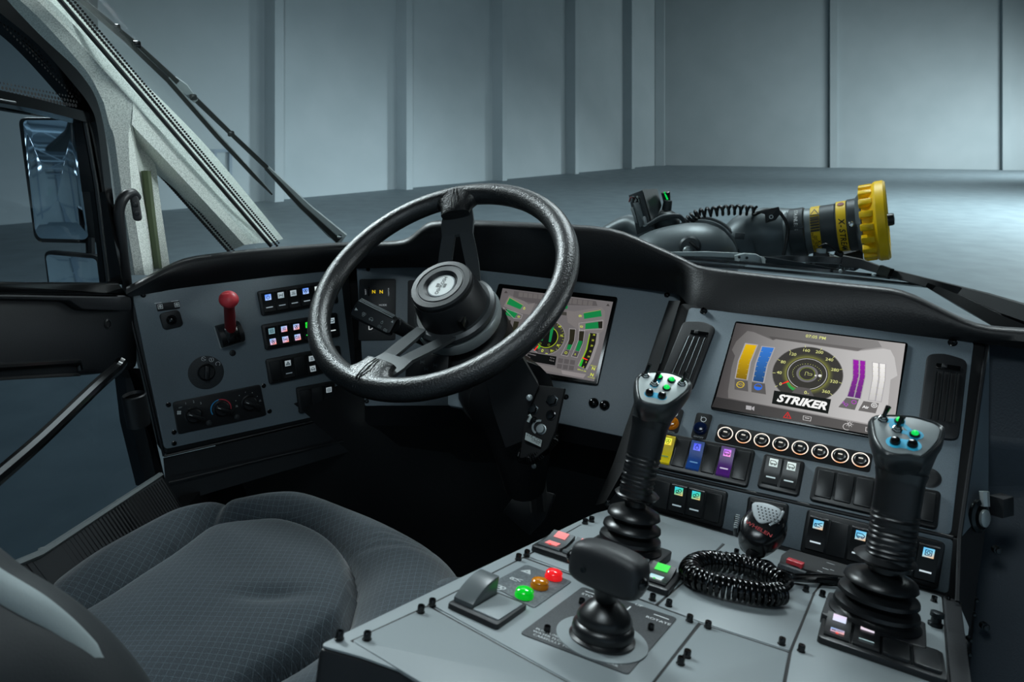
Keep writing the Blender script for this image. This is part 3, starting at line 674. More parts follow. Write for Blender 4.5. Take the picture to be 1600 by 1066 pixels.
mb = MB(); mb.tube([tp(1038, 300, .03), tp(1043, 312, .03)], .003, 5, 'tiny_green'); mb.build('knob_stripe', gk)
arc_tube([(1012, 352, -.05), (1035, 340, -.06), (1060, 338, -.06), (1070, 348, -.05)], [3, 4, 4, 3], 8, 'barrel_grey', 'cable_cover')
# spiral hose
P0 = spline([tp(1074, 347, 0), tp(1090, 335, -.02), (tp(1120, 330, -.03)), tp(1150, 328, -.03), tp(1182, 330, -.03)], 60); T = len(P0); hel = []
for i in range(T):
    t = nrm(P0[min(i + 1, T - 1)] - P0[max(i - 1, 0)]); x = nrm(np.cross(t, (0, 0, 1))); y = np.cross(x, t); a = i / T * 2 * math.pi * 13; r = .014
    hel.append(P0[i] + r * (math.cos(a) * y + math.sin(a) * x))
MB().tube(hel, .0048, 6, 'rubber').build('spiral_hose', tur, 60)
arc_tube([(1178, 336, -.05), (1196, 329, -.07), (1216, 330, -.08), (1230, 352, -.09), (1229, 375, -.09), (1224, 400, -.08)], [2.6] * 6, 8, 'rubber', 'control_cable')
mb = MB(); F_ = axis_frame(tp(1205, 340, -.09), CAM - tp(1205, 340)); mb.prism(F_, rpoly([F_.px(x, y) for x, y in ((1180, 331), (1217, 323), (1220, 334), (1212, 344), (1196, 349), (1195, 335))], .002), -.01, .0, 'soft_black', .002); cb = mb.build('cable_bracket', tur)
mb = MB(); mb.ring(F_, *F_.px(1205, 339), .004, .0065, .001, 'print', 'd8dcdc', n=16); mb.build('bracket_mark', cb)
# barrel along its axis
bx0, bx1 = tp(1232, 366, -.01), tp(1392, 343, -.16); ax = nrm(bx1 - bx0); Lb = np.linalg.norm(bx1 - bx0); BF = axis_frame(bx0, ax, (0, 0, 1)); k_ = TD / FPX
def seg(a, b, r0, r1, m, name, parent=tur, chf=.004, n=44):
    a, b = a * Lb, b * Lb; r0 *= k_; r1 *= k_
    return MB().lathe(BF, [(r0 * .6, a), (r0 - chf, a), (r0, a + chf), (r1, b - chf), (r1 - chf, b), (r1 * .6, b)], n, m).build(name, parent, 30)
seg(-.02, .03, 36, 37, 'pipe_grey', 'barrel_flange'); s1_ = seg(.03, .19, 38, 37.5, 'barrel_grey', 'coupling_sleeve')
seg(.18, .27, 35, 34, 'pipe_grey', 'barrel_neck')
bl = seg(.25, .50, 35.5, 35.5, 'barrel_grey', 'front_barrel'); y1_ = seg(.255, .345, 35.9, 35.9, 'yellow_label', 'warning_band', bl, .0005)
seg(.49, .52, 37, 37, 'barrel_grey', 'barrel_step'); y2_ = seg(.505, .60, 37.4, 37.4, 'yellow_label', 'maker_band', bl, .0005)
seg(.60, .70, 38.5, 38.5, 'barrel_grey', 'clamp_collar'); seg(.67, .75, 38, 47, 'pipe_grey', 'flare_cone')
tip = seg(.735, .86, 47, 49, 'yellow_plastic', 'nozzle_bumper', tur, .006, 56)
R = k_
MB().lathe(BF, [(44 * R, .72 * Lb), (49 * R, .82 * Lb), (56 * R, .86 * Lb), (58 * R, .88 * Lb), (58 * R, .955 * Lb), (55 * R, .975 * Lb), (46 * R, .975 * Lb), (44 * R, .955 * Lb), (43 * R, .86 * Lb)], 60, 'yellow_plastic', cap1=False).build('bumper_ring', tip, 30)
MB().lathe(BF, [(44 * R, .90 * Lb), (20 * R, .905 * Lb), (18 * R, .93 * Lb), (8 * R, .94 * Lb)], 40, 'matte_black').build('nozzle_mouth', tip, 30)
MB().lathe(BF, [(9 * R, .92 * Lb), (9 * R, 1.01 * Lb), (8 * R, 1.03 * Lb), (2 * R, 1.035 * Lb)], 20, 'rubber').build('stem_bolt', tip, 30)
for i in range(18):   # square teeth round the back of the bumper
    a = 2 * math.pi * i / 18; F_ = Fr(BF.p(50 * R * math.cos(a), 50 * R * math.sin(a), .79 * Lb), BF.n, np.cross((math.cos(a) * BF.u + math.sin(a) * BF.w), BF.n))
    mb = MB(); mb.prism(F_, rr(.0, 0, .125 * Lb, 10 * R, .004, 3), -.012, 6.0 * R, 'yellow_plastic', .004); mb.build('bumper_tooth', tip)
    if i % 1 == 0:
        a2 = a + .17; F_ = Fr(BF.p(43.5 * R * math.cos(a2), 43.5 * R * math.sin(a2), .93 * Lb), BF.n, np.cross((math.cos(a2) * BF.u + math.sin(a2) * BF.w), BF.n))
        MB().box(F_, -.01, .01, -.006, .006, -.003, .003, 'yellow_plastic', .001).build('inner_tooth', tip)
def on_barrel(r, ang, along, twist=0):
    """frame lying on the barrel surface; ang 0 faces the cab, positive is upward; u runs down the circumference"""
    up = nrm(np.array([0, 0, 1]) - ax * ax[2]); to = nrm(CAM - bx0); to = nrm(to - ax * np.dot(to, ax)); up = nrm(up - to * np.dot(up, to)); a = math.radians(ang)
    n = math.cos(a) * to + math.sin(a) * up; dn_ = math.sin(a) * to - math.cos(a) * up
    return Fr(bx0 + ax * along * Lb + n * r * k_, dn_, np.cross(n, dn_))
def wrap_text(s, r, a0, along, size, m, col, parent, name, rot=0):
    mb = MB(); n = len(s)
    for i, c in enumerate(s):
        if c == ' ': continue
        F_ = on_barrel(r + .25, a0 - i * size * .60 / (r * k_) * 57.3, along); mb.text(F_, c, 0, 0, size, .0, m, col, rot=rot, bold=.02, shear=.2)
    return mb.build(name, parent)
wrap_text('X-STREAM', 37.4, 12, .555, .024, 'print', '14120a', y2_, 'maker_letters')
wrap_text('X-STREAM', 35.9, -28, .325, .016, 'print', '14120a', y1_, 'warning_letters')
wrap_text('DO NOT CLIMB', 35.9, -15, .295, .011, 'print', '14120a', y1_, 'warning_letters')
wrap_text('SHUT-OFF VALVE', 35.9, -5, .268, .008, 'print', '14120a', y1_, 'warning_letters')
wrap_text('STAINLESS', 38, 60, .115, .015, 'print', 'c8cccc', s1_, 'sleeve_letters')
mb = MB()
for i in range(6):
    F_ = on_barrel(36.0, 32 - i * 6.5, .30); mb.box(F_, -.0035, .0035, -.013, .013, 0, .0008, 'print', 0, col='14120a')
mb.build('warning_bars', y1_)
F_ = on_barrel(36.1, 48, .30); mb = MB(); mb.flat(F_, [(.014, -.015), (.014, .015), (-.016, 0)], .0, 'print', '14120a'); mb.flat(F_, [(.011, -.010), (.011, .010), (-.009, 0)], .0008, 'print', 'd9b410'); mb.build('warning_sign', y1_)
F_ = on_barrel(37.6, 60, .555); MB().prism(F_, circ(0, 0, .010, 8), 0, .001, 'red_stem').build('shield_mark', y2_)
F_ = on_barrel(38.7, 2, .645); MB().lathe(F_, [(.009, 0), (.009, .006), (.006, .009), (.002, .005)], 14, 'chrome').build('collar_bolt', tur)
mb = MB(); F_ = on_barrel(38.2, 12, .11); mb.box(F_, -.005, .005, -.024, .024, 0, .003, 'barrel_grey', .001); mb.build('sleeve_rib', s1_)
# bracket, junction block and cables under the barrel
F_ = axis_frame(tp(1310, 405, -.02), nrm((-.1, -1, .1)))
mb = MB(); mb.prism(F_, rpoly([F_.px(x, y) for x, y in ((1265, 412), (1272, 402), (1300, 402), (1345, 390), (1349, 394), (1350, 416), (1336, 424), (1268, 415))], .003), -.05, 0, 'soft_black', .003); bk = mb.build('mount_bracket', tur)
mb = MB(); mb.prism(F_, rpoly([F_.px(x, y) for x, y in ((1306, 415), (1330, 412), (1334, 420), (1310, 425))], .002), 0, .002, 'gloss_black'); mb.text(F_, 'I-40/K', *F_.px(1318, 416), .013, .003, 'print', 'aab0b2', rot=.06); mb.text(F_, 'ELT 8 NOS', *F_.px(1320, 420.5), .012, .003, 'print', 'aab0b2', rot=.06); mb.build('part_plate', bk)
F_ = axis_frame(tp(1286, 404, -.12), nrm((-.1, -1, .1))); mb = MB(); mb.box(F_, -.022, .02, -.022, .018, -.03, 0, 'soft_black', .003); mb.box(F_, -.016, .008, .014, .03, -.02, 0, 'steel', .003); mb.build('valve_block', tur)
arc_tube([(1279, 386, -.13), (1290, 381, -.15), (1302, 388, -.15), (1310, 398, -.12)], [1.3] * 4, 6, 'rubber', 'hose_loop')
arc_tube([(1296, 397, -.13), (1310, 402, -.16), (1318, 408, -.16)], [1] * 3, 6, 'steel', 'sensor_wire')
F_ = axis_frame(tp(1311, 397, -.1), (0, 0, 1)); MB().lathe(F_, [(.014, -.01), (.014, .004), (.008, .01)], 12, 'soft_black').build('hose_plug', tur)
# ================================================================== DASH COWL
cowl = thing('dash_cowl', 'black textured hood running along the top of the whole dashboard', 'dashboard', pt(800, 400, 1.25))
ST = [((203, 464), 1.19, (197, 449), 1.165), ((250, 456), 1.225, (285, 402), 1.235), ((400, 437), 1.32, (400, 388), 1.30), ((540, 420), 1.405, (540, 378), 1.38),
      ((636, 418), 1.36, (634, 376), 1.34), ((676, 418), 1.345, (671, 344), 1.31), ((757, 424), 1.273, (757, 344), 1.25), ((930, 443), 1.195, (958, 354), 1.16),
      ((1061, 459), 1.138, (1062, 400), 1.10), ((1078, 481), 1.04, (1094, 417), 1.07), ((1300, 508), .95, (1300, 440), .97), ((1400, 521), .912, (1411, 451), .92),
      ((1524, 536), .87, (1526, 508), .865), ((1620, 548), .82, (1660, 516), .81)]
def st_profile(s):
    (lx, ly), ld, (ux, uy), ud = s
    return [pt(lx, ly, ld), pt(lx * .5 + ux * .5, ly * .5 + (uy + 11) * .5, (ld + ud) / 2 - .012), pt(ux, uy + 11, ud - .012), pt(ux, uy + 5, ud - .010), pt(ux, uy + 1.5, ud - .003), pt(ux, uy, ud + .008), pt(ux, uy + 1, ud + .022), pt(ux, uy + 18, ud + .06), pt(ux, uy + 90, ud + .16)]
rows = []
for i in range(len(ST) - 1):
    A, B = st_profile(ST[i]), st_profile(ST[i + 1])
    for k in range(6):
        t = k / 6; e = t
        if k in (1, 2, 4, 5) and False: e = t * t * (3 - 2 * t)
        rows.append([a * (1 - e) + b * e for a, b in zip(A, B)])
rows.append(st_profile(ST[-1]))
R_ = np.array(rows)
for _ in range(2):     # soften the bends along the hood
    R_[1:-1] = R_[1:-1] * .5 + (R_[:-2] + R_[2:]) * .25
mb = MB(); mb.loft([list(r) for r in R_], 'hood_vinyl', close=False); mb.build('hood', cowl, 60)

# ================================================================== shared makers
def screw(parent, Fm, x=None, y=None, ab=None, r=.0042, h=.004, kind='dome', m='gloss_black', name='screw'):
    a, b = ab if ab else Fm.px(x, y, h * .5); F_ = Fm.at(a, b, 0, random.random()); mb = MB()
    if kind == 'dome':
        mb.lathe(F_, [(r * 1.25, 0), (r * 1.25, .0008), (r, .0012), (r * .9, h * .7), (r * .5, h), (r * .42, h), (r * .38, h * .5)], 14, m)
    else:   # socket cap screw on a washer
        mb.lathe(F_, [(r * 1.2, 0), (r * 1.2, .0006), (r, .0007), (r, h * .88), (r * .88, h), (r * .52, h), (r * .48, h * .45)], 14, m)
    return mb.build(name, parent, 40)
def grad(c0, c1, c2=None):
    """colour over the unit square, top left to bottom right"""
    c0, c1 = np.array(lin(c0)), np.array(lin(c1)); c2_ = np.array(lin(c2)) if c2 else None
    def f(s, t):
        k = min(max((s * .5 + t), 0), 1.5) / 1.5
        if c2_ is None: return tuple(c0 * (1 - k) + c1 * k)
        return tuple(c0 * (1 - 2 * k) + c1 * 2 * k) if k < .5 else tuple(c1 * (2 - 2 * k) + c2_ * (2 * k - 1))
    return f
GLY = {  # small line symbols in the unit square
 'power': [('arc', .5, .48, .28, 120, 420), ('ln', [(.5, .5), (.5, .88)])],
 'heat': [('ln', [(.15, .3), (.85, .3)]), ('ln', [(.3, .4), (.3, .8)]), ('ln', [(.5, .4), (.5, .8)]), ('ln', [(.7, .4), (.7, .8)])],
 'lamp': [('arc', .35, .5, .28, 90, 270), ('ln', [(.35, .22), (.35, .78)]), ('ln', [(.5, .3), (.85, .3)]), ('ln', [(.5, .5), (.85, .5)]), ('ln', [(.5, .7), (.85, .7)])],
 'truck': [('ln', [(.1, .35), (.9, .35), (.9, .55), (.65, .75), (.1, .75), (.1, .35)]), ('arc', .28, .28, .1, 0, 360), ('arc', .7, .28, .1, 0, 360)],
 'tri': [('ln', [(.12, .2), (.88, .2), (.5, .85), (.12, .2)]), ('ln', [(.3, .3), (.7, .3), (.5, .65), (.3, .3)])],
 'fan': [('arc', .35, .62, .2, 0, 360), ('arc', .65, .62, .2, 0, 360), ('arc', .5, .32, .2, 0, 360)],
 'drop': [('arc', .5, .4, .26, 0, 360), ('ln', [(.3, .6), (.5, .9), (.7, .6)])],
 'bolt': [('ln', [(.2, .6), (.5, .75), (.8, .6)]), ('ln', [(.2, .4), (.5, .25), (.8, .4)]), ('ln', [(.5, .3), (.5, .75)])],
 'axle': [('ln', [(.2, .2), (.2, .8)]), ('ln', [(.8, .2), (.8, .8)]), ('ln', [(.2, .5), (.8, .5)]), ('ln', [(.5, .35), (.5, .7)])],
 'car': [('ln', [(.1, .35), (.9, .35)]), ('ln', [(.15, .45), (.35, .7), (.65, .7), (.85, .45)]), ('arc', .3, .3, .1, 0, 360), ('arc', .7, .3, .1, 0, 360)],
 'mirror': [('ln', [(.2, .2), (.8, .2), (.8, .8), (.2, .8), (.2, .2)]), ('arc', .5, .5, .16, 0, 360)],
 'jet': [('ln', [(.1, .6), (.45, .6), (.9, .8)]), ('ln', [(.45, .6), (.9, .4)]), ('ln', [(.15, .25), (.7, .25)]), ('arc', .2, .4, .12, 0, 360)],
 'dirt': [('arc', .3, .45, .16, 0, 360), ('arc', .65, .6, .2, 0, 360), ('ln', [(.15, .2), (.85, .2)])],
}
def glyph(mb, Fm, cx, cy, sz, name, h, m, col, w=.09):
    for g in GLY[name]:
        if g[0] == 'ln': mb.line(Fm, [(cx + (x - .5) * sz, cy + (y - .5) * sz) for x, y in g[1]], w * sz, h, m, col)
        else: mb.ring(Fm, cx + (g[1] - .5) * sz, cy + (g[2] - .5) * sz, (g[3] - w * .5) * sz, (g[3] + w * .5) * sz, h, m, col, g[4], g[5], 14)
def icon_plate(mb, F_, cx, cy, w, hgt, h, cf, gname=None, gcol='1a2a33', mode='lit'):
    N = 3
    for i in range(N):
        for j in range(N):
            q = [(i / N, j / N), ((i + 1) / N, j / N), ((i + 1) / N, (j + 1) / N), (i / N, (j + 1) / N)]
            mb.flat(F_, [(cx + (s - .5) * w, cy + (t - .5) * hgt) for s, t in q], h, mode, [cf(s, 1 - t) if callable(cf) else lin(cf) for s, t in q])
    if gname: glyph(mb, F_, cx, cy, min(w, hgt) * .92, gname, h + .00012, mode, gcol)
RAIN = grad('7fc0f2', 'd8c8f4', 'ff8a5c'); BLUW = grad('4c8cff', 'b8d4ff'); PALE = grad('a9b9c0', '8c9ea6'); GREY = grad('9aa6ab', '7f8c92')
CYGR = grad('3cc6e8', '40dcb0', 'f0c070'); SKY = grad('58b8f2', '8ad8f0', 'f4c08a'); WHT = grad('e4f2f0', 'c2d4d2'); MAG = grad('b060ff', 'ff9ad8'); YEL = grad('e8ff50', 'ffe24a'); NAV = grad('3a50f4', '7a86ff')
def rocker(F_, w, hh, spec, parent, name='rocker'):
    """F_ centred on the opening; spec: body material, icon (colour, glyph) top / bottom, bar colour, blank"""
    mb = MB(); body = spec.get('body', 'black_plastic'); g = w * .46
    if spec.get('blank'):
        mb.prism(F_, rr(0, 0, w * .93, hh * .94, .0016, 3), .001, .0042, body, .0009)
        return mb.build(name, parent)
    # rocking profile: top end proud, middle dished
    prof = [(-.5, .0030), (-.46, .0044), (-.2, .0034), (.0, .0038), (.25, .0056), (.46, .0078), (.5, .0060)]
    if spec.get('dir', 1) < 0: prof = [(-a, h) for a, h in prof][::-1]
    V = []; 
    for sx in (-1, 1):
        V += [(sx * g, b * hh * .95, h) for b, h in prof]
    n = len(prof); F = [(k, n + k, n + k + 1, k + 1) for k in range(n - 1)]
    V += [(sx * g, b * hh * .95, 0) for sx in (-1, 1) for b, h in prof]
    F += [(k, k + 1, 2 * n + k + 1, 2 * n + k) for k in range(n - 1)] + [(n + k, 3 * n + k, 3 * n + k + 1, n + k + 1) for k in range(n - 1)] + [(0, n, 3 * n, 2 * n), (n - 1, 3 * n - 1 - 0, 4 * n - 1, 2 * n - 1)][:1] + [(n - 1, 2 * n - 1, 4 * n - 1, 3 * n - 1)]
    mb.add(F_.P(V), F, body)
    def face(b):   # small frame lying on the rocker face
        bs = [q[0] for q in prof]; hs = [q[1] for q in prof]; h = float(np.interp(b, bs, hs)); dh = (float(np.interp(b + .08, bs, hs)) - float(np.interp(b - .08, bs, hs))) / (.16 * hh * .95)
        c_ = F_.p(0, b * hh * .95, h + .0006); w_ = nrm(F_.w + dh * F_.n); return Fr(c_, F_.u, w_)
    if 'icon' in spec:
        c, gl, gc = (spec['icon'] + ('16262e',))[:3] if len(spec['icon']) < 3 else spec['icon']; icon_plate(mb, face(.28), 0, 0, w * .5, w * .5, .0003, c, gl, gc)
    if 'icon2' in spec:
        c, gl = spec['icon2'][:2]; icon_plate(mb, face(-.26), 0, 0, w * .5, w * .5, .0003, c, gl, '16262e')
    if 'bar' in spec: mb.flat(face(-.24), [(-w * .27, -.0009), (w * .27, -.0009), (w * .27, .0009), (-w * .27, .0009)], .0003, 'lit', spec['bar'])
    if 'led' in spec: mb.flat(face(-.43), circ(0, 0, .0013, 8), .0006, 'lit', spec['led'])
    return mb.build(name, parent)
def bank(Fm, tl, tr, bl, specs, parent, name='switch_bank', margin=(.09, .09), hold=.006, bezel='black_plastic', edge=None, grow=0):
    A = np.array(Fm.px(*tl)); U = np.array(Fm.px(*tr)) - A; V = np.array(Fm.px(*bl)) - A
    w = np.linalg.norm(U); ang = math.atan2(U[1], U[0]); un = U / w; vn = np.array([-un[1], un[0]]); hh = abs(np.dot(V, vn)); c = A + U / 2 - vn * hh / 2 + un * np.dot(V, un) * .5
    F_ = Fm.at(c[0], c[1], 0, ang); mb = MB(); out = rr(0, 0, w, hh, .0045, 4)
    mb.prism(F_, out, 0, hold, bezel, .0016)
    o = mb.build(name, parent); n = len(specs); mx = w * margin[0] / n * 1.6; pitch = (w - 2 * mx) / n; h_in = hh * (1 - 2 * margin[1])
    for i, sp in enumerate(specs):
        a = -w / 2 + mx + pitch * (i + .5); cell = F_.at(a, 0, hold * .72)
        if i and not sp.get('flush'):
            MB().box(F_, a - pitch / 2 - .0004, a - pitch / 2 + .0004, -h_in * .47, h_in * .47, hold, hold + .0008, edge or 'dark_steel', 0).build('divider', o)
        rocker(cell, pitch * .96, h_in, sp, o)
    return o, F_, pitch
def knob(Fm, a, b, r, h, ang, parent, name='rotary_knob', m='soft_black', mark=True, tab=False):
    F_ = Fm.at(a, b, 0, ang); mb = MB()
    mb.lathe(F_, [(r * 1.12, 0), (r * 1.12, .002), (r, .003), (r * .94, h * .55), (r * .85, h * .62)], 28, m)
    L = r * (1.35 if tab else .98); mb.prism(F_, rr(L * .15 if tab else 0, 0, L * 1.8, r * .62, r * .22, 4), h * .5, h, m, r * .12)
    if mark: mb.flat(F_, [(-r * .78, -.0006), (-r * .35, -.0006), (-r * .35, .0006), (-r * .78, .0006)], h + .0003, 'print', 'd2d6d6')
    return mb.build(name, parent)
def dome(Fm, a, b, r, h, m, parent, name, seg=20):
    mb = MB(); F_ = Fm.at(a, b, 0); mb.lathe(F_, [(r * 1.15, 0), (r * 1.15, h * .3), (r, h * .35), (r * .95, h * .6), (r * .7, h * .88), (r * .3, h), (.0001, h * 1.02)], seg, m); return mb.build(name, parent, 60)

# ================================================================== LEFT INSTRUMENT PANEL
LF = panel_frame(206.4, 459.7, 1.2, 34.8, 9.2)
lp = thing('instrument_panel', 'left grey instrument panel with red lever, heater knobs and four switch rows', 'instrument panel', LF.world(380, 560), 'grey instrument panels of the dash')
def L3(x, y): return (180 + x / 2.96, 360 + y / 2.96)
mb = MB(); mb.prism(LF, rpoly([LF.px(*q) for q in ((194, 452), (546, 409), (565, 643), (256, 715))], .012), -.09, -.006, 'black_vinyl', .006, bottom=True); mb.build('panel_housing', lp)
mb = MB(); mb.prism(LF, rpoly([LF.px(*q) for q in ((206.4, 460), (531, 419), (556.7, 637), (257, 702.5))], .008), -.007, 0, 'panel_grey', .001); mb.build('face_plate', lp)
mb = MB(); E0 = [LF.world(*q, -.004) for q in ((196, 462), (256, 713), (560, 642))]; mb.tube([E0[0], E0[1]], .0022, 6, 'black_vinyl'); mb.tube([E0[1], E0[2]], .0022, 6, 'black_vinyl'); mb.build('edge_bead', lp)
P_ = {'icon': (PALE, 'lamp'), 'bar': '7c8a92'}
bank(LF, L3(652, 283), L3(1010, 226), L3(679, 397), [{'icon': (BLUW, 'power', '0a2a80'), 'bar': '8d9ba3'}, {'icon': (PALE, 'axle'), 'bar': '75838b'}, {'icon': (PALE, 'heat'), 'bar': '7f8d95'}, {'icon': (BLUW, 'fan'), 'bar': '8d9ba3'}, {'icon': (WHT, 'car'), 'bar': '8a98a0'}, {'icon': (WHT, 'truck'), 'bar': '8a98a0'}], lp)
T_ = {'icon': (RAIN, 'heat'), 'icon2': (RAIN, 'heat')}
bank(LF, L3(668, 438), L3(1018, 380), L3(697, 554), [{'icon': (grad('6f98a4', '7fa0aa'), 'mirror'), 'icon2': (RAIN, 'fan')}, {'icon': (RAIN, 'heat'), 'icon2': (RAIN, 'axle')}, {'icon': (RAIN, 'fan'), 'icon2': (RAIN, 'lamp')}, {'icon': (grad('22e83a', '30ff48'), 'lamp', '0a7a1a'), 'bar': '30ff60'}, {'icon': (RAIN, 'drop'), 'bar': 'c8d6da'}, {'icon': (PALE, 'truck'), 'bar': 'd8e4e6'}], lp)
bank(LF, L3(688, 598), L3(1032, 532), L3(715, 713), [{'blank': 1}, {'icon': (GREY, 'tri'), 'bar': '59666e'}, {'blank': 1}, {'icon': (GREY, 'bolt'), 'icon2': (GREY, 'car')}, {'blank': 1}, {'blank': 1}], lp)
bank(LF, L3(826, 728), L3(1003, 696), L3(856, 846), [{'blank': 1}, {'blank': 1}, {'icon': (GREY, 'mirror'), 'bar': '6b7880'}], lp)
# mirror control
a, b = LF.px(*L3(259, 414)); mb = MB(); mb.prism(LF.at(a, b, 0, .1), rr(0, 0, .034, .031, .007), 0, .004, 'soft_black', .0015)
mb.lathe(LF.at(a, b, .004), [(.013, 0), (.011, -.0015), (.009, .0)], 20, 'gloss_black'); mc = mb.build('mirror_control', lp)
MB().ball(LF.at(a, b, .006), .0085, 'gloss_black', .8, 16, 8).build('control_stick', mc)
mb = MB(); mb.prism(LF, rpoly([LF.px(*L3(x, y)) for x, y in ((189, 341), (297, 326), (300, 362), (195, 376))], .002), 0, .0008, 'soft_black', .0002)
for x, y in ((208, 353), (285, 344)):
    a, b = LF.px(*L3(x, y)); glyph(mb, LF, a, b, .012, 'mirror', .0010, 'print', 'e4e8e8', .08); mb.text(LF, '+', a, b, .009, .0011, 'print', 'e4e8e8')
    mb.line(LF, [(a - .008, b + .007), (a + .003, b + .007)], .0009, .001, 'print', 'e4e8e8')
mb.build('control_label', lp)
# screws and plug
for x, y in ((130, 300), (985, 190), (688, 720), (247, 808), (715, 838), (273, 935), (273, 987), (1067, 808)): screw(lp, LF, *L3(x, y), r=.0036)
dome(LF, *LF.px(*L3(543, 568)), .0052, .0012, 'soft_black', lp, 'hole_plug')
# ignition switch
a, b = LF.px(*L3(420, 658)); r = .031; mb = MB(); mb.lathe(LF.at(a, b), [(r, 0), (r, .0012), (r - .001, .0016)], 40, 'dial_plate')
for x, y, k in ((408, 594, 'fan'), (444, 598, 'drop'), (474, 617, None)):
    c = LF.px(*L3(x, y)); 
    if k == 'fan': mb.ring(LF, *c, .0033, .0041, .0019, 'print', 'd6dada', 20, 340, 14); mb.line(LF, [(c[0] - .003, c[1] + .003), (c[0] + .003, c[1] - .003)], .0008, .0019, 'print', 'd6dada')
    elif k: mb.ring(LF, *c, .0035, .0043, .0019, 'print', 'd6dada', 100, 420, 14); mb.line(LF, [(c[0], c[1] - .002), (c[0], c[1] + .003)], .0012, .0019, 'print', 'd6dada')
    else: mb.ring(LF, *c, .0033, .0042, .0019, 'print', 'd6dada', -60, 220, 14)
ig = mb.build('ignition_dial', lp); knob(LF, a, b + .001, .0145, .016, math.radians(80), ig, 'ignition_knob', 'black_plastic', False)
# heater control
q = [LF.px(*L3(x, y)) for x, y in ((263, 796), (670, 712), (699, 856), (289, 944))]
mb = MB(); mb.prism(LF, rpoly(q, .006), 0, .003, 'soft_black', .001); hv = mb.build('heater_control', lp)
HF = LF.at(0, 0, .003)
for x, y in ((360, 853), (490, 822), (618, 797)):
    a, b = LF.px(*L3(x, y)); knob(HF, a, b, .0135, .017, math.radians(-32), hv, 'heater_knob', 'black_plastic', True, True)
mb = MB(); a, b = LF.px(*L3(488, 824)); mb.ring(HF, a, b, .0168, .0186, .0004, 'print', '2e9bd6', 95, 205, 20); mb.ring(HF, a, b, .0168, .0186, .0004, 'print', 'c2384a', -15, 95, 20)
for x, y, t in ((325, 800, '1'), (361, 792, '2'), (394, 799, '3'), (300, 819, 'OFF')): mb.text(HF, t, *LF.px(*L3(x, y)), .006 if len(t) < 2 else .0035, .0004, 'print', 'c8cccc')
for x, y in ((556, 787), (572, 763), (600, 748), (632, 750), (655, 767)): mb.flat(HF, circ(*LF.px(*L3(x, y)), .0008, 8), .0004, 'print', 'c8cccc')
a, b = LF.px(*L3(294, 842))
for k in range(4): mb.flat(HF, circ(a + .0024 * math.cos(k * 1.571 + .6), b + .0024 * math.sin(k * 1.571 + .6), .0019, 10), .0004, 'print', 'd8dcdc')
for x, y in ((560, 812), (668, 787)): glyph(mb, HF, *LF.px(*L3(x, y)), .006, 'heat', .0004, 'print', 'b4baba')
mb.build('heater_markings', hv)
for x, y in ((433, 890), (562, 863)): dome(HF, *LF.px(*L3(x, y)), .0046, .0028, 'dial_plate', hv, 'push_button')
# lower housing edge and dark under-dash
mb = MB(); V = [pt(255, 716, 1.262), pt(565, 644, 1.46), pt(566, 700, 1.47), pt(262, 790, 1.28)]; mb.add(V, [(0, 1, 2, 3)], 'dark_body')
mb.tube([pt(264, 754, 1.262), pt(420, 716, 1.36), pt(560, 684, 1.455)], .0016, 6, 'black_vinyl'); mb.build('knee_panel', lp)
mb = MB(); c_ = pt(213, 640, 1.15); F_ = axis_frame(c_, (0, 0, 1)); mb.lathe(F_, [(.020, -.028), (.021, .025), (.019, .027), (.017, .022)], 20, 'soft_black', cap1=False, cap0=True, sx=.85); mb.build('strap_loop', lp)

# red parking lever
a, b = LF.px(*L3(528, 478)); BF_ = LF.at(a, b, 0, .13); rl = thing('parking_brake_lever', 'red ball topped lever on a black block in the left panel', 'lever', LF.p(a, b))
mb = MB(); mb.box(BF_, -.0235, .0235, -.023, .020, 0, .0012, 'steel', 0, .002); mb.build('backing_plate', rl)
mb = MB(); n = 14; rings = []
for i in range(n + 1):
    an = math.pi * i / n; bb = .021 * math.cos(an); hh = .002 + .028 * math.sin(an) ** .7; 
    rings.append((bb, hh))
poly = [(-.021, .0)] + [(q[0], q[1]) for q in reversed(rings)] + [(.021, 0)]
SF = Fr(BF_.p(-.021, 0, 0), BF_.w, BF_.n); mb.prism(SF, [(q[0], q[1]) for q in poly], 0, .042, 'soft_black', .004, bottom=True); mb.box(BF_, -.013, .013, -.014, .016, .024, .031, 'gloss_black', .003, .003); mb.box(BF_, -.010, .010, -.0155, -.0145, .02, .03, 'gloss_black'); mb.build('lever_block', rl)
top = pt(357.5, 468, 1.20); base = BF_.p(0, .008, .020); d_ = nrm(top - base)
mb = MB(); mb.tube([base, base + d_ * .012, top], [.011, .0098, .0090], 16, 'red_stem'); mb.build('lever_stem', rl)
MB().ball(axis_frame(top, d_, (0, 1, 0)), .0165, 'red_knob', .78, 28, 14).build('lever_knob', rl)

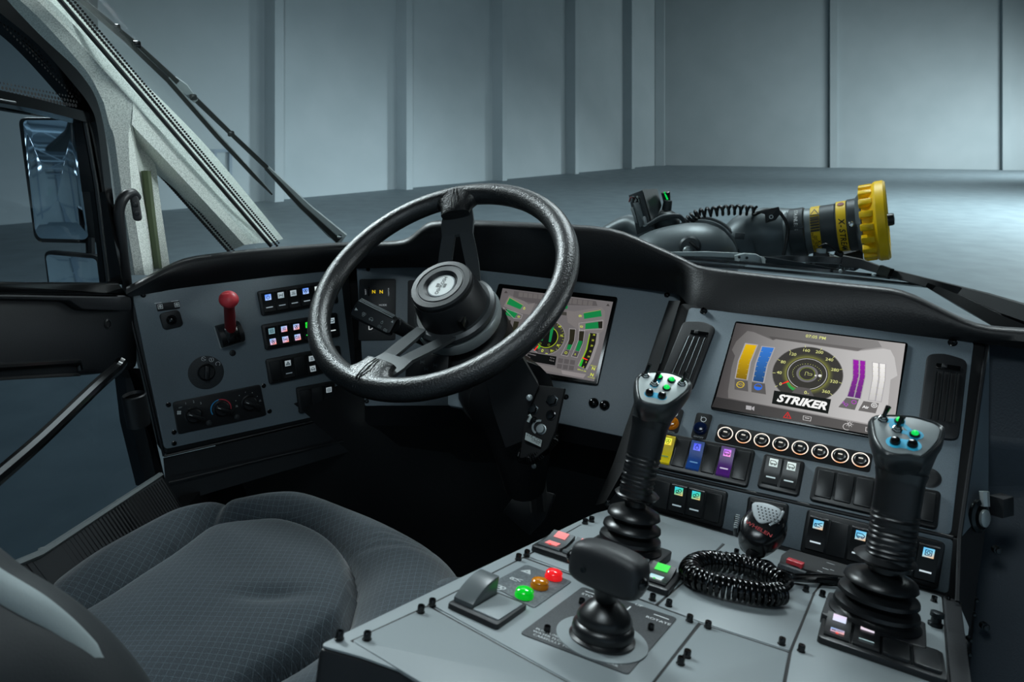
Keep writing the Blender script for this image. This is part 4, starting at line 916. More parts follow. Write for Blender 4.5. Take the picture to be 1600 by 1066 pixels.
# ================================================================== CENTRE INSTRUMENT PANEL (two faces)
CF = panel_frame(780.5, 445.2, 1.25, -22, 30)
CF = panel_frame(780.5, 445.2, 1.25, -20, 38)
NF = panel_frame(556, 417, 1.405, 6, 22)
cp = thing('instrument_panel', 'centre grey instrument panel with gauge screen behind the steering wheel', 'instrument panel', CF.world(850, 560), 'grey instrument panels of the dash')
mb = MB(); mb.prism(CF, rpoly([CF.px(*q) for q in ((700, 416), (757, 423), (1056, 456.5), (1064, 464), (980, 684), (872, 661), (700, 634))], .004), -.01, 0, 'panel_grey', .001); mb.build('face_plate', cp)
mb = MB(); mb.prism(NF, rpoly([NF.px(*q) for q in ((557, 417.5), (705, 417), (705, 634), (570, 634.5))], .004), -.01, 0, 'panel_grey', .001); mb.build('face_plate', cp)
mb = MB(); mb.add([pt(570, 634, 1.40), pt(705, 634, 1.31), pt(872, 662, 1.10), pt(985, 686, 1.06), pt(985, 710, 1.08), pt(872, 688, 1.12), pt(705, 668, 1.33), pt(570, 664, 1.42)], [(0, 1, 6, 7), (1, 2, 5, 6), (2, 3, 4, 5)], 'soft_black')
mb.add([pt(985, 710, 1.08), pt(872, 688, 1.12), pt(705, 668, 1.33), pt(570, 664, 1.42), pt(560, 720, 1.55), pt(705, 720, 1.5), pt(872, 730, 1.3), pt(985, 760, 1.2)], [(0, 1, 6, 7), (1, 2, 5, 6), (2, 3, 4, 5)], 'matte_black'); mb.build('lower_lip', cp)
for x, y in ((1042, 460.5), (884, 620)): screw(cp, CF, x, y, r=.0038)
screw(cp, NF, 573, 627, r=.0036); screw(cp, NF, 575, 421, r=.0034)
for x, y in ((928, 630.5), (945, 634)): MB().ball(CF.at(*CF.px(x, y), .002), .0085, 'gloss_black', .9, 18, 9).build('indicator_lamp', cp)
mb = MB(); mb.add([pt(536, 405, 1.47), pt(600, 405, 1.47), pt(600, 668, 1.49), pt(552, 668, 1.51)], [(0, 1, 2, 3)], 'matte_black'); mb.build('panel_backing', cp)
# gear selector
def N5(x, y): return (400 + x / 4.846, 430 + y / 4.846)
mb = MB(); mb.prism(NF, rpoly([NF.px(*N5(x, y)) for x, y in ((783, 32), (1060, 30), (1056, 492), (776, 497))], .005), 0, .004, 'soft_black', .001); gs = mb.build('gear_selector', cp)
mb = MB(); mb.prism(NF, rpoly([NF.px(*N5(x, y)) for x, y in ((1150, 40), (1300, 35), (1300, 490), (1146, 492))], .005), 0, .003, 'soft_black', .001); mb.build('blank_module', cp)
SF_ = NF.at(0, 0, .004); mb = MB()
for x in (893, 950): mb.text(SF_, 'N', *NF.px(*N5(x, 130)), .0095, .0005, 'lit', 'e8c814', bold=.012)
mb.text(SF_, 'MODE', *NF.px(*N5(962, 230)), .0055, .0005, 'lit', '8a9296'); mb.text(SF_, 'D', *NF.px(*N5(870, 400)), .0135, .0005, 'lit', 'b0b6b8', bold=.01)
for x in (832, 1006): mb.text(SF_, 'MONITOR' if x > 900 else 'SELECT', *NF.px(*N5(x, 130)), .0035, .0005, 'lit', '8a9296', rot=math.pi / 2)
mb.build('selector_lettering', gs)
for x, y in ((962, 205), (870, 400)): mb = MB(); mb.ring(SF_, *NF.px(*N5(x, y)), .0095, .0102, .0004, 'print', '1c1f21'); mb.build('button_ring', gs)
mb = MB(); mb.box(SF_, *[NF.px(*N5(850, 90))[0], NF.px(*N5(860, 90))[0]], NF.px(*N5(855, 160))[1], NF.px(*N5(855, 95))[1], 0, .001, 'gloss_black'); mb.build('display_window', gs)
# gauge screen
def T5(x, y): return CF.px(770 + x / 5.924, 430 + y / 5.924)
mb = MB(); mb.prism(CF, rpoly([T5(x, y) for x, y in ((62, 90), (1160, 215), (975, 1028), (-170, 880))], .004), 0, .006, 'gloss_black', .0012); gd = mb.build('gauge_display', cp)
GF = CF.at(0, 0, .0062)
def tq(pts): return [T5(x, y) for x, y in pts]
def shade(c0, c1, x0, x1):
    c0, c1 = np.array(lin(c0)), np.array(lin(c1)); return lambda a, b: tuple(c0 + (c1 - c0) * min(max((a - x0) / (x1 - x0), 0), 1))
mb = MB(); L = 0
def S(pts, col, lv): mb.flat(GF, tq(pts), .00012 * lv, 'lit', col)
xa, xb = T5(100, 500)[0], T5(1100, 500)[0]
S([(100, 135), (1118, 262), (945, 995), (-60, 822)], shade('605c5d', '6e6a6b', xa, xb), 0)
S([(205, 160), (960, 255), (975, 300), (700, 290), (690, 330), (330, 265), (195, 225)], '555152', 1)
for i in range(5): x = 250 + i * 45; S([(x, 172 + i * 5), (x + 38, 176 + i * 5), (x + 34, 218 + i * 5), (x - 4, 213 + i * 5)], '64605f', 2)
for i in range(5): x = 700 + i * 48; S([(x, 228 + i * 6), (x + 40, 233 + i * 6), (x + 34, 280 + i * 5), (x - 6, 274 + i * 5)], '64605f', 2)
S([(160, 200), (300, 255), (340, 285), (400, 270), (350, 380), (230, 360), (110, 300)], '75706f', 1); S([(760, 350), (1010, 310), (1045, 350), (1035, 520), (990, 560), (800, 520), (700, 450), (690, 340)], '75706f', 1)
for q in ([(165, 226), (287, 296), (262, 332), (137, 280)], [(145, 325), (238, 370), (208, 411), (124, 380)], [(846, 368), (1005, 340), (1014, 396), (852, 420)], [(864, 462), (980, 446), (985, 506), (862, 514)], [(655, 298), (702, 299), (696, 326), (650, 322)]): S(q, '0f7c40', 3)
for q in ([(118, 318), (145, 325), (124, 380), (102, 368)], [(980, 446), (1022, 442), (1019, 507), (985, 506)]): S(q, '1c1a12', 3)
S([(620, 350), (690, 358), (690, 388), (618, 380)], '3c3a36', 2)
for q in ([(720, 515), (770, 518), (760, 620), (725, 705), (690, 700), (715, 610)], [(808, 532), (853, 536), (840, 640), (805, 718), (772, 712), (800, 620)], [(128, 430), (175, 432), (160, 560), (120, 560)], [(206, 440), (252, 446), (225, 540), (180, 560)]): S(q, '262419', 3)
S([(705, 655), (743, 658), (725, 705), (690, 700)], '0e7a3e', 4); S([(800, 620), (838, 625), (805, 718), (772, 712)], '0e7a3e', 4); S([(195, 522), (225, 525), (215, 560), (180, 560)], '0e7a3e', 4)
for q in ([(685, 705), (730, 712), (700, 760), (645, 752)], [(770, 718), (808, 724), (785, 772), (738, 765)]): S(q, '4c4848', 3)
mb.ring(GF, *T5(685, 732), .0016, .0023, .0007, 'lit', 'c8d42a', n=14); glyph(mb, GF, *T5(770, 747), .004, 'drop', .0007, 'lit', 'c8d42a')
# tachometer strip on the right
S([(895, 545), (990, 550), (985, 640), (935, 790), (880, 890), (790, 850), (860, 720), (893, 600)], '8a8686', 2)
S([(905, 548), (968, 555), (955, 650), (905, 790), (862, 880), (802, 850), (868, 720), (900, 600)], '171510', 3)
S([(900, 560), (908, 560), (880, 700), (815, 855), (802, 850), (868, 700)], '88b020', 4); S([(838, 780), (850, 785), (825, 860), (805, 852)], '20b030', 5); S([(838, 772), (888, 797), (880, 802), (838, 785)], 'ff3020', 6)
for t, x, y in (('30', 942, 568), ('25', 932, 618), ('20', 922, 668), ('15', 908, 720), ('10', 892, 768), ('5', 870, 820), ('0', 845, 865)): mb.text(GF, t, *T5(x, y), .0042, .0007, 'lit', 'd8e440', rot=-.1)
mb.text(GF, 'RPM X 100', *T5(830, 895), .0032, .0006, 'lit', 'd8e440', rot=-.15)
# round gauge
gc = T5(510, 590); gr = abs(T5(672, 590)[0] - gc[0])
mb.flat(GF, circ(*gc, gr * 1.05, 40), .0005, 'lit', '807c7c'); mb.flat(GF, circ(*gc, gr, 40), .0006, 'lit', '36332f'); mb.ring(GF, *gc, gr * .60, gr * .64, .0008, 'lit', '9ab020'); mb.flat(GF, circ(*gc, gr * .60, 32), .0007, 'lit', '0a0908')
for q in ([(545, 495), (575, 495), (545, 635), (525, 632)], [(460, 545), (485, 545), (470, 622), (445, 620)]): S(q, '0f7c44', 7)
for x, y in ((448, 648), (527, 660)): mb.ring(GF, *T5(x, y), .0015, .002, .0009, 'lit', '8a9a30', n=12)
for t, x, y in (('50', 572, 440), ('60', 628, 492), ('70', 643, 577), ('80', 613, 665), ('90', 552, 715)): mb.text(GF, t, *T5(x, y), .0052, .0009, 'lit', 'd8e440', rot=-.1)
for i in range(26):
    an = math.radians(-130 + i * 10.4); mb.line(GF, [(gc[0] + gr * k * math.cos(an + .6), gc[1] + gr * k * math.sin(an + .6)) for k in (.90, .97)], .0005, .0009, 'lit', 'b8c838')
S([(390, 708), (425, 665), (432, 676), (398, 712)], 'ff3020', 8); S([(415, 680), (440, 660), (452, 680), (430, 700)], '20a838', 7)
S([(440, 690), (525, 700), (535, 745), (420, 735)], '4e4a49', 9); mb.text(GF, '0', *T5(468, 715), .0075, .0013, 'lit', 'e0ee40', rot=-.1); mb.line(GF, [T5(497, 738), T5(515, 740)], .0008, .0013, 'lit', 'e0ee40')
S([(335, 725), (598, 768), (585, 850), (320, 805)], '060606', 9); mb.text(GF, 'Odometer', *T5(372, 748), .0036, .0013, 'lit', '8a8686', rot=-.12); mb.text(GF, 'Trip', *T5(342, 772), .0036, .0013, 'lit', '8a8686', rot=-.12); mb.text(GF, '4.2 mi', *T5(560, 782), .0034, .0013, 'lit', '8a8686', rot=-.12); mb.text(GF, '0.0 mi', *T5(555, 806), .0034, .0013, 'lit', '8a8686', rot=-.12)
for r_ in range(2):
    for c_ in range(3): x, y = 615 + c_ * 55 - r_ * 10, 780 + c_ * 8 + r_ * 52; S([(x, y), (x + 45, y + 7), (x + 38, y + 48), (x - 6, y + 42)], '565253', 3)
S([(640, 890), (870, 930), (845, 965), (650, 928)], '8a8484', 2); S([(300, 812), (640, 875), (645, 925), (250, 850)], '74706f', 2)
for y, x in ((880, 938), (937, 924)): mb.text(GF, 'N', *T5(x, y), .0075, .0008, 'lit', 'd8e440', rot=-.12, bold=.02)
mb.text(GF, 'REQUEST', *T5(940, 855), .0025, .0008, 'lit', 'c8d42a', rot=-.12); mb.text(GF, 'ATTAINED', *T5(918, 962), .0025, .0008, 'lit', 'c8d42a', rot=-.12)
glyph(mb, GF, *T5(300, 322), .006, 'drop', .0006, 'lit', 'd8e440'); glyph(mb, GF, *T5(818, 393), .0062, 'lamp', .0006, 'lit', 'd8e440'); glyph(mb, GF, *T5(828, 490), .0055, 'truck', .0006, 'lit', 'd8e440'); glyph(mb, GF, *T5(250, 398), .005, 'truck', .0006, 'lit', 'd8e440')
for x, y in ((132, 172), (1072, 292)): S([(x - 18, y + 8), (x, y - 14), (x + 16, y + 10)], '3e3a3a', 3)
mb.line(GF, [T5(135, 285), T5(165, 222), T5(290, 293)], .0005, .0007, 'lit', 'a8b040'); mb.line(GF, [T5(846, 366), T5(1005, 338)], .0005, .0007, 'lit', 'a8b040')
for q in ([(805, 460), (1025, 432), (1022, 512), (862, 522), (808, 532)], [(716, 510), (774, 514), (762, 620), (700, 765), (640, 752), (712, 610)], [(806, 522), (858, 526), (842, 640), (788, 778), (735, 766), (798, 620)], [(106, 316), (240, 366), (284, 382), (270, 420), (205, 415)]): mb.line(GF, tq(q), .0005, .0008, 'lit', 'b0acac', closed=True)
mb.build('gauge_screen', gd)
# ================================================================== STEERING WHEEL
wC = pt(686, 440, 1.013 * 0 + 1.0804); wn = nrm((-.296, -.5055, .8103)); WR = .2234 - .0172
WF = axis_frame(wC, wn, (0, 0, 1)); rg = .0180
sw = thing('steering_wheel', 'large black three spoke steering wheel with round hub badge', 'steering wheel', wC)
def wang(x, y):   # angle on the rim whose image is nearest the pixel
    best = None
    for i in range(720):
        a = math.pi * i / 360; P = WF.p(WR * math.cos(a), WR * math.sin(a)); r = P - CAM; d = r[1] * CP - r[2] * SP; zu = r[1] * SP + r[2] * CP
        e = (800 + FPX * r[0] / d - x) ** 2 + (533 - FPX * zu / d - y) ** 2
        if best is None or e < best[0]: best = (e, a)
    return best[1]
a_top, a_low = wang(716, 308), wang(566, 607)
n = 120; mb = MB(); rings = []
for i in range(n):
    a = 2 * math.pi * i / n; c_ = WF.p(WR * math.cos(a), WR * math.sin(a)); er = math.cos(a) * WF.u + math.sin(a) * WF.w
    near = min(abs((a - q + math.pi) % (2 * math.pi) - math.pi) for q in (a_top, a_low)); rr_ = rg
    ring = [c_ + rr_ * (math.cos(t) * er + math.sin(t) * WF.n) for t in np.linspace(0, 2 * math.pi, 17)[:-1]]; rings.append(ring)
V = [q for r in rings for q in r]; Fc = []
for i in range(n):
    for k in range(16): Fc.append((i * 16 + k, i * 16 + (k + 1) % 16, ((i + 1) % n) * 16 + (k + 1) % 16, ((i + 1) % n) * 16 + k))
mb.add(V, Fc, 'wheel_grip'); rim = mb.build('rim', sw, 80)
hubh = -.073   # spoke plate sits below the rim plane
hc_ = WF.at(0, 0, 0)
def spoke(a, name, w0, w1, open_slot, wide):
    ra = lambda r, t, h: WF.p(r * math.cos(a) - t * math.sin(a), r * math.sin(a) + t * math.cos(a), h)
    mb = MB(); m = 'wheel_spoke'; secs = [(.052, w0, -.062), (.085, w0 * .93, -.047), (.112, w0 * .82, -.034), (.135, w0 * .70, -.0230)]; th = .006
    # two legs of the spoke with a long slot between them
    for sgn in ((-1, 1) if open_slot else (0,)):
        rings = []
        for r, w, h in secs:
            f = min(max((r - .055) / (.135 - .055), 0), 1); slot = w * (.50 - .34 * f)
            lo, hi = (-w, w) if sgn == 0 else ((slot, w) if sgn > 0 else (-w, -slot))
            rings.append([ra(r, lo, h - th), ra(r, hi, h - th), ra(r, hi, h), ra(r, lo, h)])
        mb.loft(rings, m)
    rings = []
    for r, w, h in ((.1345, w0 * .70, -.0232), (.155, (w0 + w1) * .47, -.0150), (WR - .012, w1, -.002)):
        rings.append([ra(r, -w, h - th), ra(r, w, h - th), ra(r, w, h), ra(r, -w, h)])
    mb.loft(rings, m)
    o = mb.build(name, sw, 30)
    # padded root that blends the spoke into the rim
    mb = MB(); rings = []
    for k in range(13):
        f = k / 12; r = WR - .044 + .044 * f; w = w1 * 1.08 + (wide - w1) * f ** 2.4; tn = .009 + (rg - .0085) * f ** .7; c0 = ra(r, 0, -.003 * (1 - f)); er = math.cos(a) * WF.u + math.sin(a) * WF.w
        rings.append([ra(r, w * math.copysign(abs(math.cos(q_)) ** .75, math.cos(q_)), -.003 * (1 - f) + tn * math.copysign(abs(math.sin(q_)) ** .75, math.sin(q_))) - er * f * (w * math.cos(q_)) ** 2 / (2 * WR) for q_ in np.linspace(0, 2 * math.pi, 25)[:-1]])
    mb.loft(rings, 'wheel_grip'); q = mb.build('spoke_pad', rim, 60)
    mb = MB()
    for t_ in (-.0028, .0028):
        mb.tube([ra(WR - .042, t_, .0085), ra(WR - .022, t_, .0165), ra(WR, t_, rg + .0006), ra(WR + rg * .75, t_, rg * .66)], .0009, 5, 'soft_black')
    mb.build('seam_lines', q)
spoke(a_top, 'upper_spoke', .040, .024, True, .062); spoke(a_low, 'lower_spoke', .040, .026, True, .066)
# hub: spoke plate, tall boss and cap with badge
hb = MB(); hb.lathe(WF.at(0, 0, hubh), [(.066, -.004), (.070, 0), (.070, .008), (.064, .012)], 44, 'wheel_spoke'); hb.build('spoke_plate', sw, 30)
mb = MB(); mb.lathe(WF.at(0, 0, hubh + .01), [(.058, 0), (.0565, .02), (.053, .044), (.052, .047), (.050, .0475), (.050, .049), (.0515, .05), (.0515, .0545), (.049, .058), (.041, .0585), (.040, .0575), (.0385, .0575), (.037, .0585), (.029, .058), (.0245, .053), (.0235, .052)], 48, 'soft_black'); hub = mb.build('hub', sw, 30)
BG = WF.at(0, 0, hubh + .0625); mb = MB(); mb.lathe(BG, [(.0238, -.002), (.0236, .0005), (.0225, .0012)], 40, 'mic_grille'); mb.flat(BG, circ(0, 0, .0215, 40), .0013, 'print', 'e2e5e2'); bd = mb.build('hub_badge', hub)
wr_ = a_top - math.pi * .5; mb = MB(); c0, s0 = math.cos(wr_), math.sin(wr_); BR = BG.at(0, 0, .0015, 0.35)
mb.text(BR, 'OSHKOSH', 0, 0, .0085, .0001, 'print', '101214', rot=1.25, bold=.02, sx=.95); 
for q in ([(-.009, -.004), (-.004, -.004), (-.004, .004), (-.009, .004)], [(.004, -.004), (.009, -.004), (.009, .004), (.004, .004)]): mb.flat(BR.at(0, 0, 0, -.25), q, .0001, 'print', '101214')
mb.build('badge_letters', bd)
Fh = WF.at(.0, 0, hubh)
mb = MB(); F_ = Fr(hub.matrix_world.translation if False else WF.p(.047, -.036, hubh + .026), WF.w, WF.n); mb.box(F_, -.007, .007, -.009, .009, -.006, .002, 'gloss_black', .001); mb.build('hub_catch', hub)

# ================================================================== STEERING COLUMN
colm = thing('steering_column', 'black steering column with shroud, indicator stalk and bracket bolts', 'steering column', WF.p(0, 0, -.15))
mb = MB(); mb.lathe(WF.at(0, 0, hubh), [(.064, -.030), (.072, -.024), (.0735, -.012), (.071, -.006), (.05, -.004)], 40, 'steel'); mb.build('column_collar', colm, 30)
mb = MB(); mb.lathe(WF.at(0, 0, hubh - .02), [(.058, -.20), (.070, -.15), (.0745, -.06), (.0735, -.03), (.06, -.02)], 36, 'soft_black'); mb.build('column_shroud', colm, 40)
ax0 = WF.p(0, 0, hubh - .14); b0 = pt(835, 640, 1.02)
mb = MB(); k = [(.075, WF.p(0, 0, hubh - .12)), (.078, WF.p(.0, -.0, hubh - .2)), (.070, pt(800, 625, 1.08)), (.05, pt(815, 690, 1.12)), (.035, pt(820, 760, 1.18))]
mb.tube([q[1] for q in k], [q[0] for q in k], 16, 'dark_body'); mb.build('column_tube', colm)
mb = MB(); P = [pt(752, 560, .98), pt(810, 548, 1.0), pt(842, 603, 1.0), pt(826, 640, 1.0), pt(815, 690, 1.02), pt(790, 700, 1.04), pt(770, 640, 1.02)]
Bk = [q + np.array([0, .09, -.02]) for q in P]; mb.add(P + Bk, [tuple(range(7))] + [(i, (i + 1) % 7, 7 + (i + 1) % 7, 7 + i) for i in range(7)], 'dark_body'); mb.build('lower_shroud', colm, 25)
PF = axis_frame(pt(850, 640, 1.0), nrm((-.30, -.75, .45)))
mb = MB(); mb.prism(PF, [PF.px(*q) for q in ((835, 601), (882, 607), (868, 672), (856, 700), (838, 715), (812, 716), (818, 668))], -.008, 0, 'matte_black', .001, bottom=True); br_ = mb.build('pivot_bracket', colm)
for x, y, r, m in ((863, 626, .0075, 'dark_steel'), (833, 640, .0068, 'dark_steel'), (861, 649, .006, 'gloss_black'), (835, 657, .004, 'gloss_black'), (846, 671, .0062, 'steel')):
    a, b = PF.px(x, y); F_ = PF.at(a, b); mb = MB(); mb.lathe(F_, [(r * 1.25, 0), (r * 1.25, .0015), (r, .002), (r, .006), (r * .9, .0075), (r * .35, .0078)], 6 if m == 'dark_steel' else 16, m, a0=.4); mb.build('bracket_bolt', br_)
a, b = PF.px(843, 668); mb = MB(); mb.ring(PF, a, b, .008, .011, .003, 'steel', None, 80, 250, 12); mb.build('star_washer', br_)
mb = MB(); mb.add([pt(846.5, 624.5, .985) - .0 * CUP] * 0 + [pt(821, 685, .985), pt(846, 691, .985), pt(848, 699, .985), pt(822, 690.5, .985), pt(820, 676, .985), pt(825, 677, .985)], [(0, 1, 2, 3)], 'white_tag')
tgF = axis_frame(pt(834, 688, .985), nrm((-.2, -.9, .35))); tg = MB()
tg.prism(tgF, [tgF.px(*q) for q in ((822, 676), (847, 688), (845, 698.5), (820, 687))], 0, .001, 'white_tag', 0); tg.text(tgF, 'STR-COL', *tgF.px(835, 685), .006, .0013, 'print', '2a3030', rot=-.42); tg.text(tgF, 'OH02', *tgF.px(837, 690), .005, .0013, 'print', '2a3030', rot=-.42); tg.build('paper_tag', colm)
mb = MB(); mb.tube([pt(826.5, 648, .985), pt(829, 652, .985), pt(825, 659.5, .985)], .0022, 6, 'white_tag'); mb.build('cable_tie', colm)
hs = spline([pt(856, 676, 1.01), pt(862, 686, 1.0), pt(850, 700, 1.0), pt(832, 714, 1.0), pt(813, 712, 1.01)], 16); mb = MB()
mb.tube(hs, [.010 + .0014 * (i % 2) for i in range(len(hs))], 10, 'gloss_black'); mb.build('corrugated_boot', colm, 20)
F_ = axis_frame(pt(827, 641, .99) * 0 + pt(827, 621.5, .985), CAM - pt(827, 621, .985)); MB().lathe(F_, [(.005, 0), (.004, .003), (.001, .004)], 10, 'steel').build('shroud_screw', colm)
F_ = axis_frame(pt(834, 729, 1.03), CAM - pt(834, 729, 1.03)); MB().lathe(F_, [(.004, 0), (.003, .003), (.001, .004)], 10, 'steel').build('shroud_screw', colm)
# indicator stalk
s0_, s1__, s2_, s3_ = pt(557, 477, 1.15), pt(618, 508, 1.135), pt(634, 517, 1.15), pt(668, 534, 1.18); 
sdir = nrm(s1__ - s0_); sv = nrm(CAM - s0_); sv = nrm(sv - sdir * np.dot(sv, sdir)); KF_ = Fr((s0_ + s1__) / 2, sdir, np.cross(sv, sdir)); Ls = np.linalg.norm(s1__ - s0_)
mb = MB(); rings = []
for t, sc in ((-.5, .6), (-.46, .95), (-.42, 1), (.44, .98), (.5, .82)):
    rings.append([KF_.p(t * Ls, sc * b, sc * h) for b, h in ((-.0215, -.008), (-.0215, .006), (-.018, .009), (.006, .009), (.012, .004), (.013, -.004), (.008, -.009))])
mb.loft(rings, 'black_plastic'); stk = mb.build('indicator_stalk', colm, 30)
for k in range(3): mb = MB(); mb.tube([KF_.p(-.46 * Ls, .0085 + .0025 * k, .0072 - .0026 * k), KF_.p(.40 * Ls, .0085 + .0025 * k, .0072 - .0026 * k)], .0009, 5, 'steel'); mb.build('grip_ridge', stk)
mb = MB(); mb.tube([s1__, s2_, s3_], [.0135, .012, .010], 14, 'soft_black'); mb.build('stalk_stem', stk)
mb = MB(); FS = KF_.at(0, 0, .0094)
mb.flat(FS, [(-.43 * Ls, -.009), (-.36 * Ls, -.0065), (-.43 * Ls, -.004)], .0003, 'print', 'b8bebe')
glyph(mb, FS, -.2 * Ls, -.008, .009, 'fan', .0003, 'print', '8b9191'); glyph(mb, FS, .0, -.009, .010, 'car', .0003, 'print', '8b9191'); glyph(mb, FS, .25 * Ls, -.006, .007, 'drop', .0003, 'print', '8b9191'); glyph(mb, FS, .25 * Ls, -.014, .008, 'lamp', .0003, 'print', '6b7171'); glyph(mb, FS, .40 * Ls, -.015, .008, 'lamp', .0003, 'print', '8b9191'); mb.flat(FS, [(.42 * Ls, .001), (.48 * Ls, .001), (.45 * Ls, .005)], .0003, 'print', 'b8bebe'); mb.build('stalk_symbols', stk)
# lower levers on the right hand side of the column, half hidden by the rim
mb = MB(); F_ = axis_frame(pt(660, 585, 1.12), nrm((-.2, -1, .3)))
for k, (x, y) in enumerate(((648, 562), (660, 566), (666, 577), (680, 571))): glyph(mb, F_, *F_.px(x, y), .009, 'axle', .0005, 'print', '596063')
mb.box(F_, *[F_.px(632, 590)[0], F_.px(700, 590)[0]], F_.px(650, 604)[1], F_.px(650, 552)[1], -.02, 0, 'soft_black', .004); mb.build('lever_block', colm)

# ================================================================== RIGHT INSTRUMENT PANEL
RF = panel_frame(1149.5, 504, 1.0, -29.5, 50)
rp = thing('instrument_panel', 'right grey instrument panel with large colour screen and ring lit buttons', 'instrument panel', RF.world(1290, 650), 'grey instrument panels of the dash')
mb = MB(); mb.prism(RF, rpoly([RF.px(*q) for q in ((1062, 470), (1546, 536), (1500, 842), (980, 724), (1000, 660))], .010), -.02, -.003, 'matte_black', .004, bottom=True); mb.build('panel_housing', rp)
mb = MB(); mb.prism(RF, rpoly([RF.px(*q) for q in ((1077, 480), (1522, 533), (1486, 837), (1004, 729), (1040, 610))], .007), -.004, 0, 'panel_grey', .001); mb.build('face_plate', rp)
for x, y in ((1099, 484.5), (1489, 533.5)): screw(rp, RF, x, y, r=.0044, h=.007)
# side walls of the module
mb = MB(); a0_, a1_ = pt(1546, 536, .872), pt(1500, 842, .752); mb.add([a0_, a1_, pt(1544, 792, .80), pt(1546, 560, .93), ], [(0, 1, 2, 3)], 'panel_grey')
mb.add([pt(1500, 842, .752), pt(1497, 940, .705), pt(1516, 985, .74), pt(1545, 795, .80)], [(0, 1, 2, 3)], 'soft_black'); mb.build('side_cheek', rp)
mb = MB(); mb.tube([pt(1543, 536, .868), pt(1499, 842, .750)], .0022, 6, 'black_vinyl'); mb.tube([pt(1499, 842, .750), pt(1496, 940, .705)], .0022, 6, 'black_vinyl'); mb.build('edge_bead', rp)
mb = MB(); mb.add([pt(1063, 470, 1.045), pt(980, 724, .92), pt(958, 724, 1.02), pt(1045, 470, 1.14)], [(0, 1, 2, 3)], 'matte_black'); mb.add([pt(980, 724, .92), pt(945, 786, .92), pt(930, 790, 1.0), pt(958, 724, 1.02)], [(0, 1, 2, 3)], 'matte_black'); mb.build('side_cheek', rp)  # left cheek blackened to paint the shadow between the panels
# colour screen
def D4(x, y): return RF.px(1100 + x / 4.845, 490 + y / 4.845)
mb = MB(); mb.prism(RF, rpoly([D4(x, y) for x, y in ((238, 64), (1545, 230), (1424, 975), (48, 728))], .004), 0, .003, 'gloss_black', .001); cd_ = mb.build('colour_display', rp)
GF = RF.at(0, 0, .0032)
def dq(p): return [D4(x, y) for x, y in p]
x0_, x1_ = D4(150, 400)[0], D4(1450, 500)[0]
bgc = shade('454141', 'a9a6a5', x0_, x1_); mid = shade('625f5e', 'c2c0bf', x0_ , D4(1250, 400)[0]); mb = MB()
def S(p, col, lv): mb.flat(GF, dq(p), .0001 * lv, 'lit', col)
def strip(top, bot, col, lv):
    for i in range(len(top) - 1): S([top[i], top[i + 1], bot[i + 1], bot[i]], col, lv)
strip([(245, 82), (560, 121), (880, 161), (1200, 200), (1522, 240)], [(92, 640), (430, 702), (760, 763), (1090, 825), (1432, 888)], bgc, 0)
strip([(92, 640), (430, 702), (760, 763), (1090, 825), (1434, 888)], [(60, 716), (420, 778), (750, 836), (1080, 894), (1418, 955)], shade('2c2a2a', '605d5c', x0_, x1_), 1)
strip([(330, 142), (380, 152), (525, 214), (545, 205), (860, 254), (1150, 298), (1200, 292), (1355, 276), (1410, 287)], [(185, 650), (250, 662), (420, 694), (560, 719), (800, 762), (1050, 808), (1150, 826), (1300, 854), (1375, 868)], mid, 2)
S([(330, 142), (245, 222), (212, 285), (236, 330), (210, 420), (183, 600), (185, 650)], mid, 2); S([(1410, 287), (1440, 345), (1462, 482), (1410, 512), (1380, 780), (1375, 868)], mid, 2)
S([(415, 108), (1315, 218), (1345, 265), (1195, 286), (550, 195), (525, 208), (380, 146)], shade('4f4c4b', '8a8887', x0_, x1_), 3)
S([(490, 183), (1200, 276), (1225, 268), (1165, 296), (545, 204), (520, 210)], shade('413e3d', '757271', x0_, x1_), 4)
mb.text(GF, '07:05 PM', *D4(846, 192), .0068, .0006, 'lit', 'd9dd86', rot=0, bold=.012)
# bars
def bar(frame, fill, c0, c1, ticks, box, boxcol='575453'):
    S(frame, 'a5a2a6', 5); ya, yb = D4(*fill[0])[1], D4(*fill[len(fill) // 2])[1]; k0, k1 = np.array(lin(c0)), np.array(lin(c1))
    S(fill, lambda a, b: tuple(k0 + (k1 - k0) * min(max((b - ya) / (yb - ya), 0), 1)), 6)
    n = len(fill) // 2; Lf, Rt = [fill[0]] + fill[::-1][:n - 1], fill[1:n + 1]
    for i in range(1, ticks):
        t = i / ticks
        def along(P):
            P = [np.array(q, float) for q in P]; s = t * (len(P) - 1); k = min(int(s), len(P) - 2); return P[k] + (P[k + 1] - P[k]) * (s - k)
        l, r = along(Lf), along(Rt); d = (r - l) * .16; mb.line(GF, [D4(*l), D4(*(l + d))], .0004, .0008, 'lit', 'b8b86a'); mb.line(GF, [D4(*r), D4(*(r - d))], .0004, .0008, 'lit', 'b8b86a')
    if box: S(box, boxcol, 6)
bar([(312, 234), (412, 247), (358, 380), (332, 516), (234, 502), (258, 370)], [(318, 244), (400, 253), (348, 380), (322, 512), (242, 498), (266, 372)], 'e0b400', '7d6200', 7, [(236, 508), (332, 522), (336, 602), (232, 586)])
bar([(436, 256), (540, 268), (486, 400), (456, 538), (364, 523), (388, 390)], [(442, 263), (530, 273), (476, 400), (448, 533), (372, 520), (398, 392)], '3478d0', '1c4676', 7, [(364, 530), (462, 542), (470, 624), (360, 606)])
bar([(1122, 355), (1174, 362), (1176, 480), (1136, 650), (1080, 641), (1122, 500)], [(1128, 361), (1169, 367), (1170, 480), (1131, 646), (1086, 638), (1127, 500)], '9a1aa8', '5e2a72', 7, None)
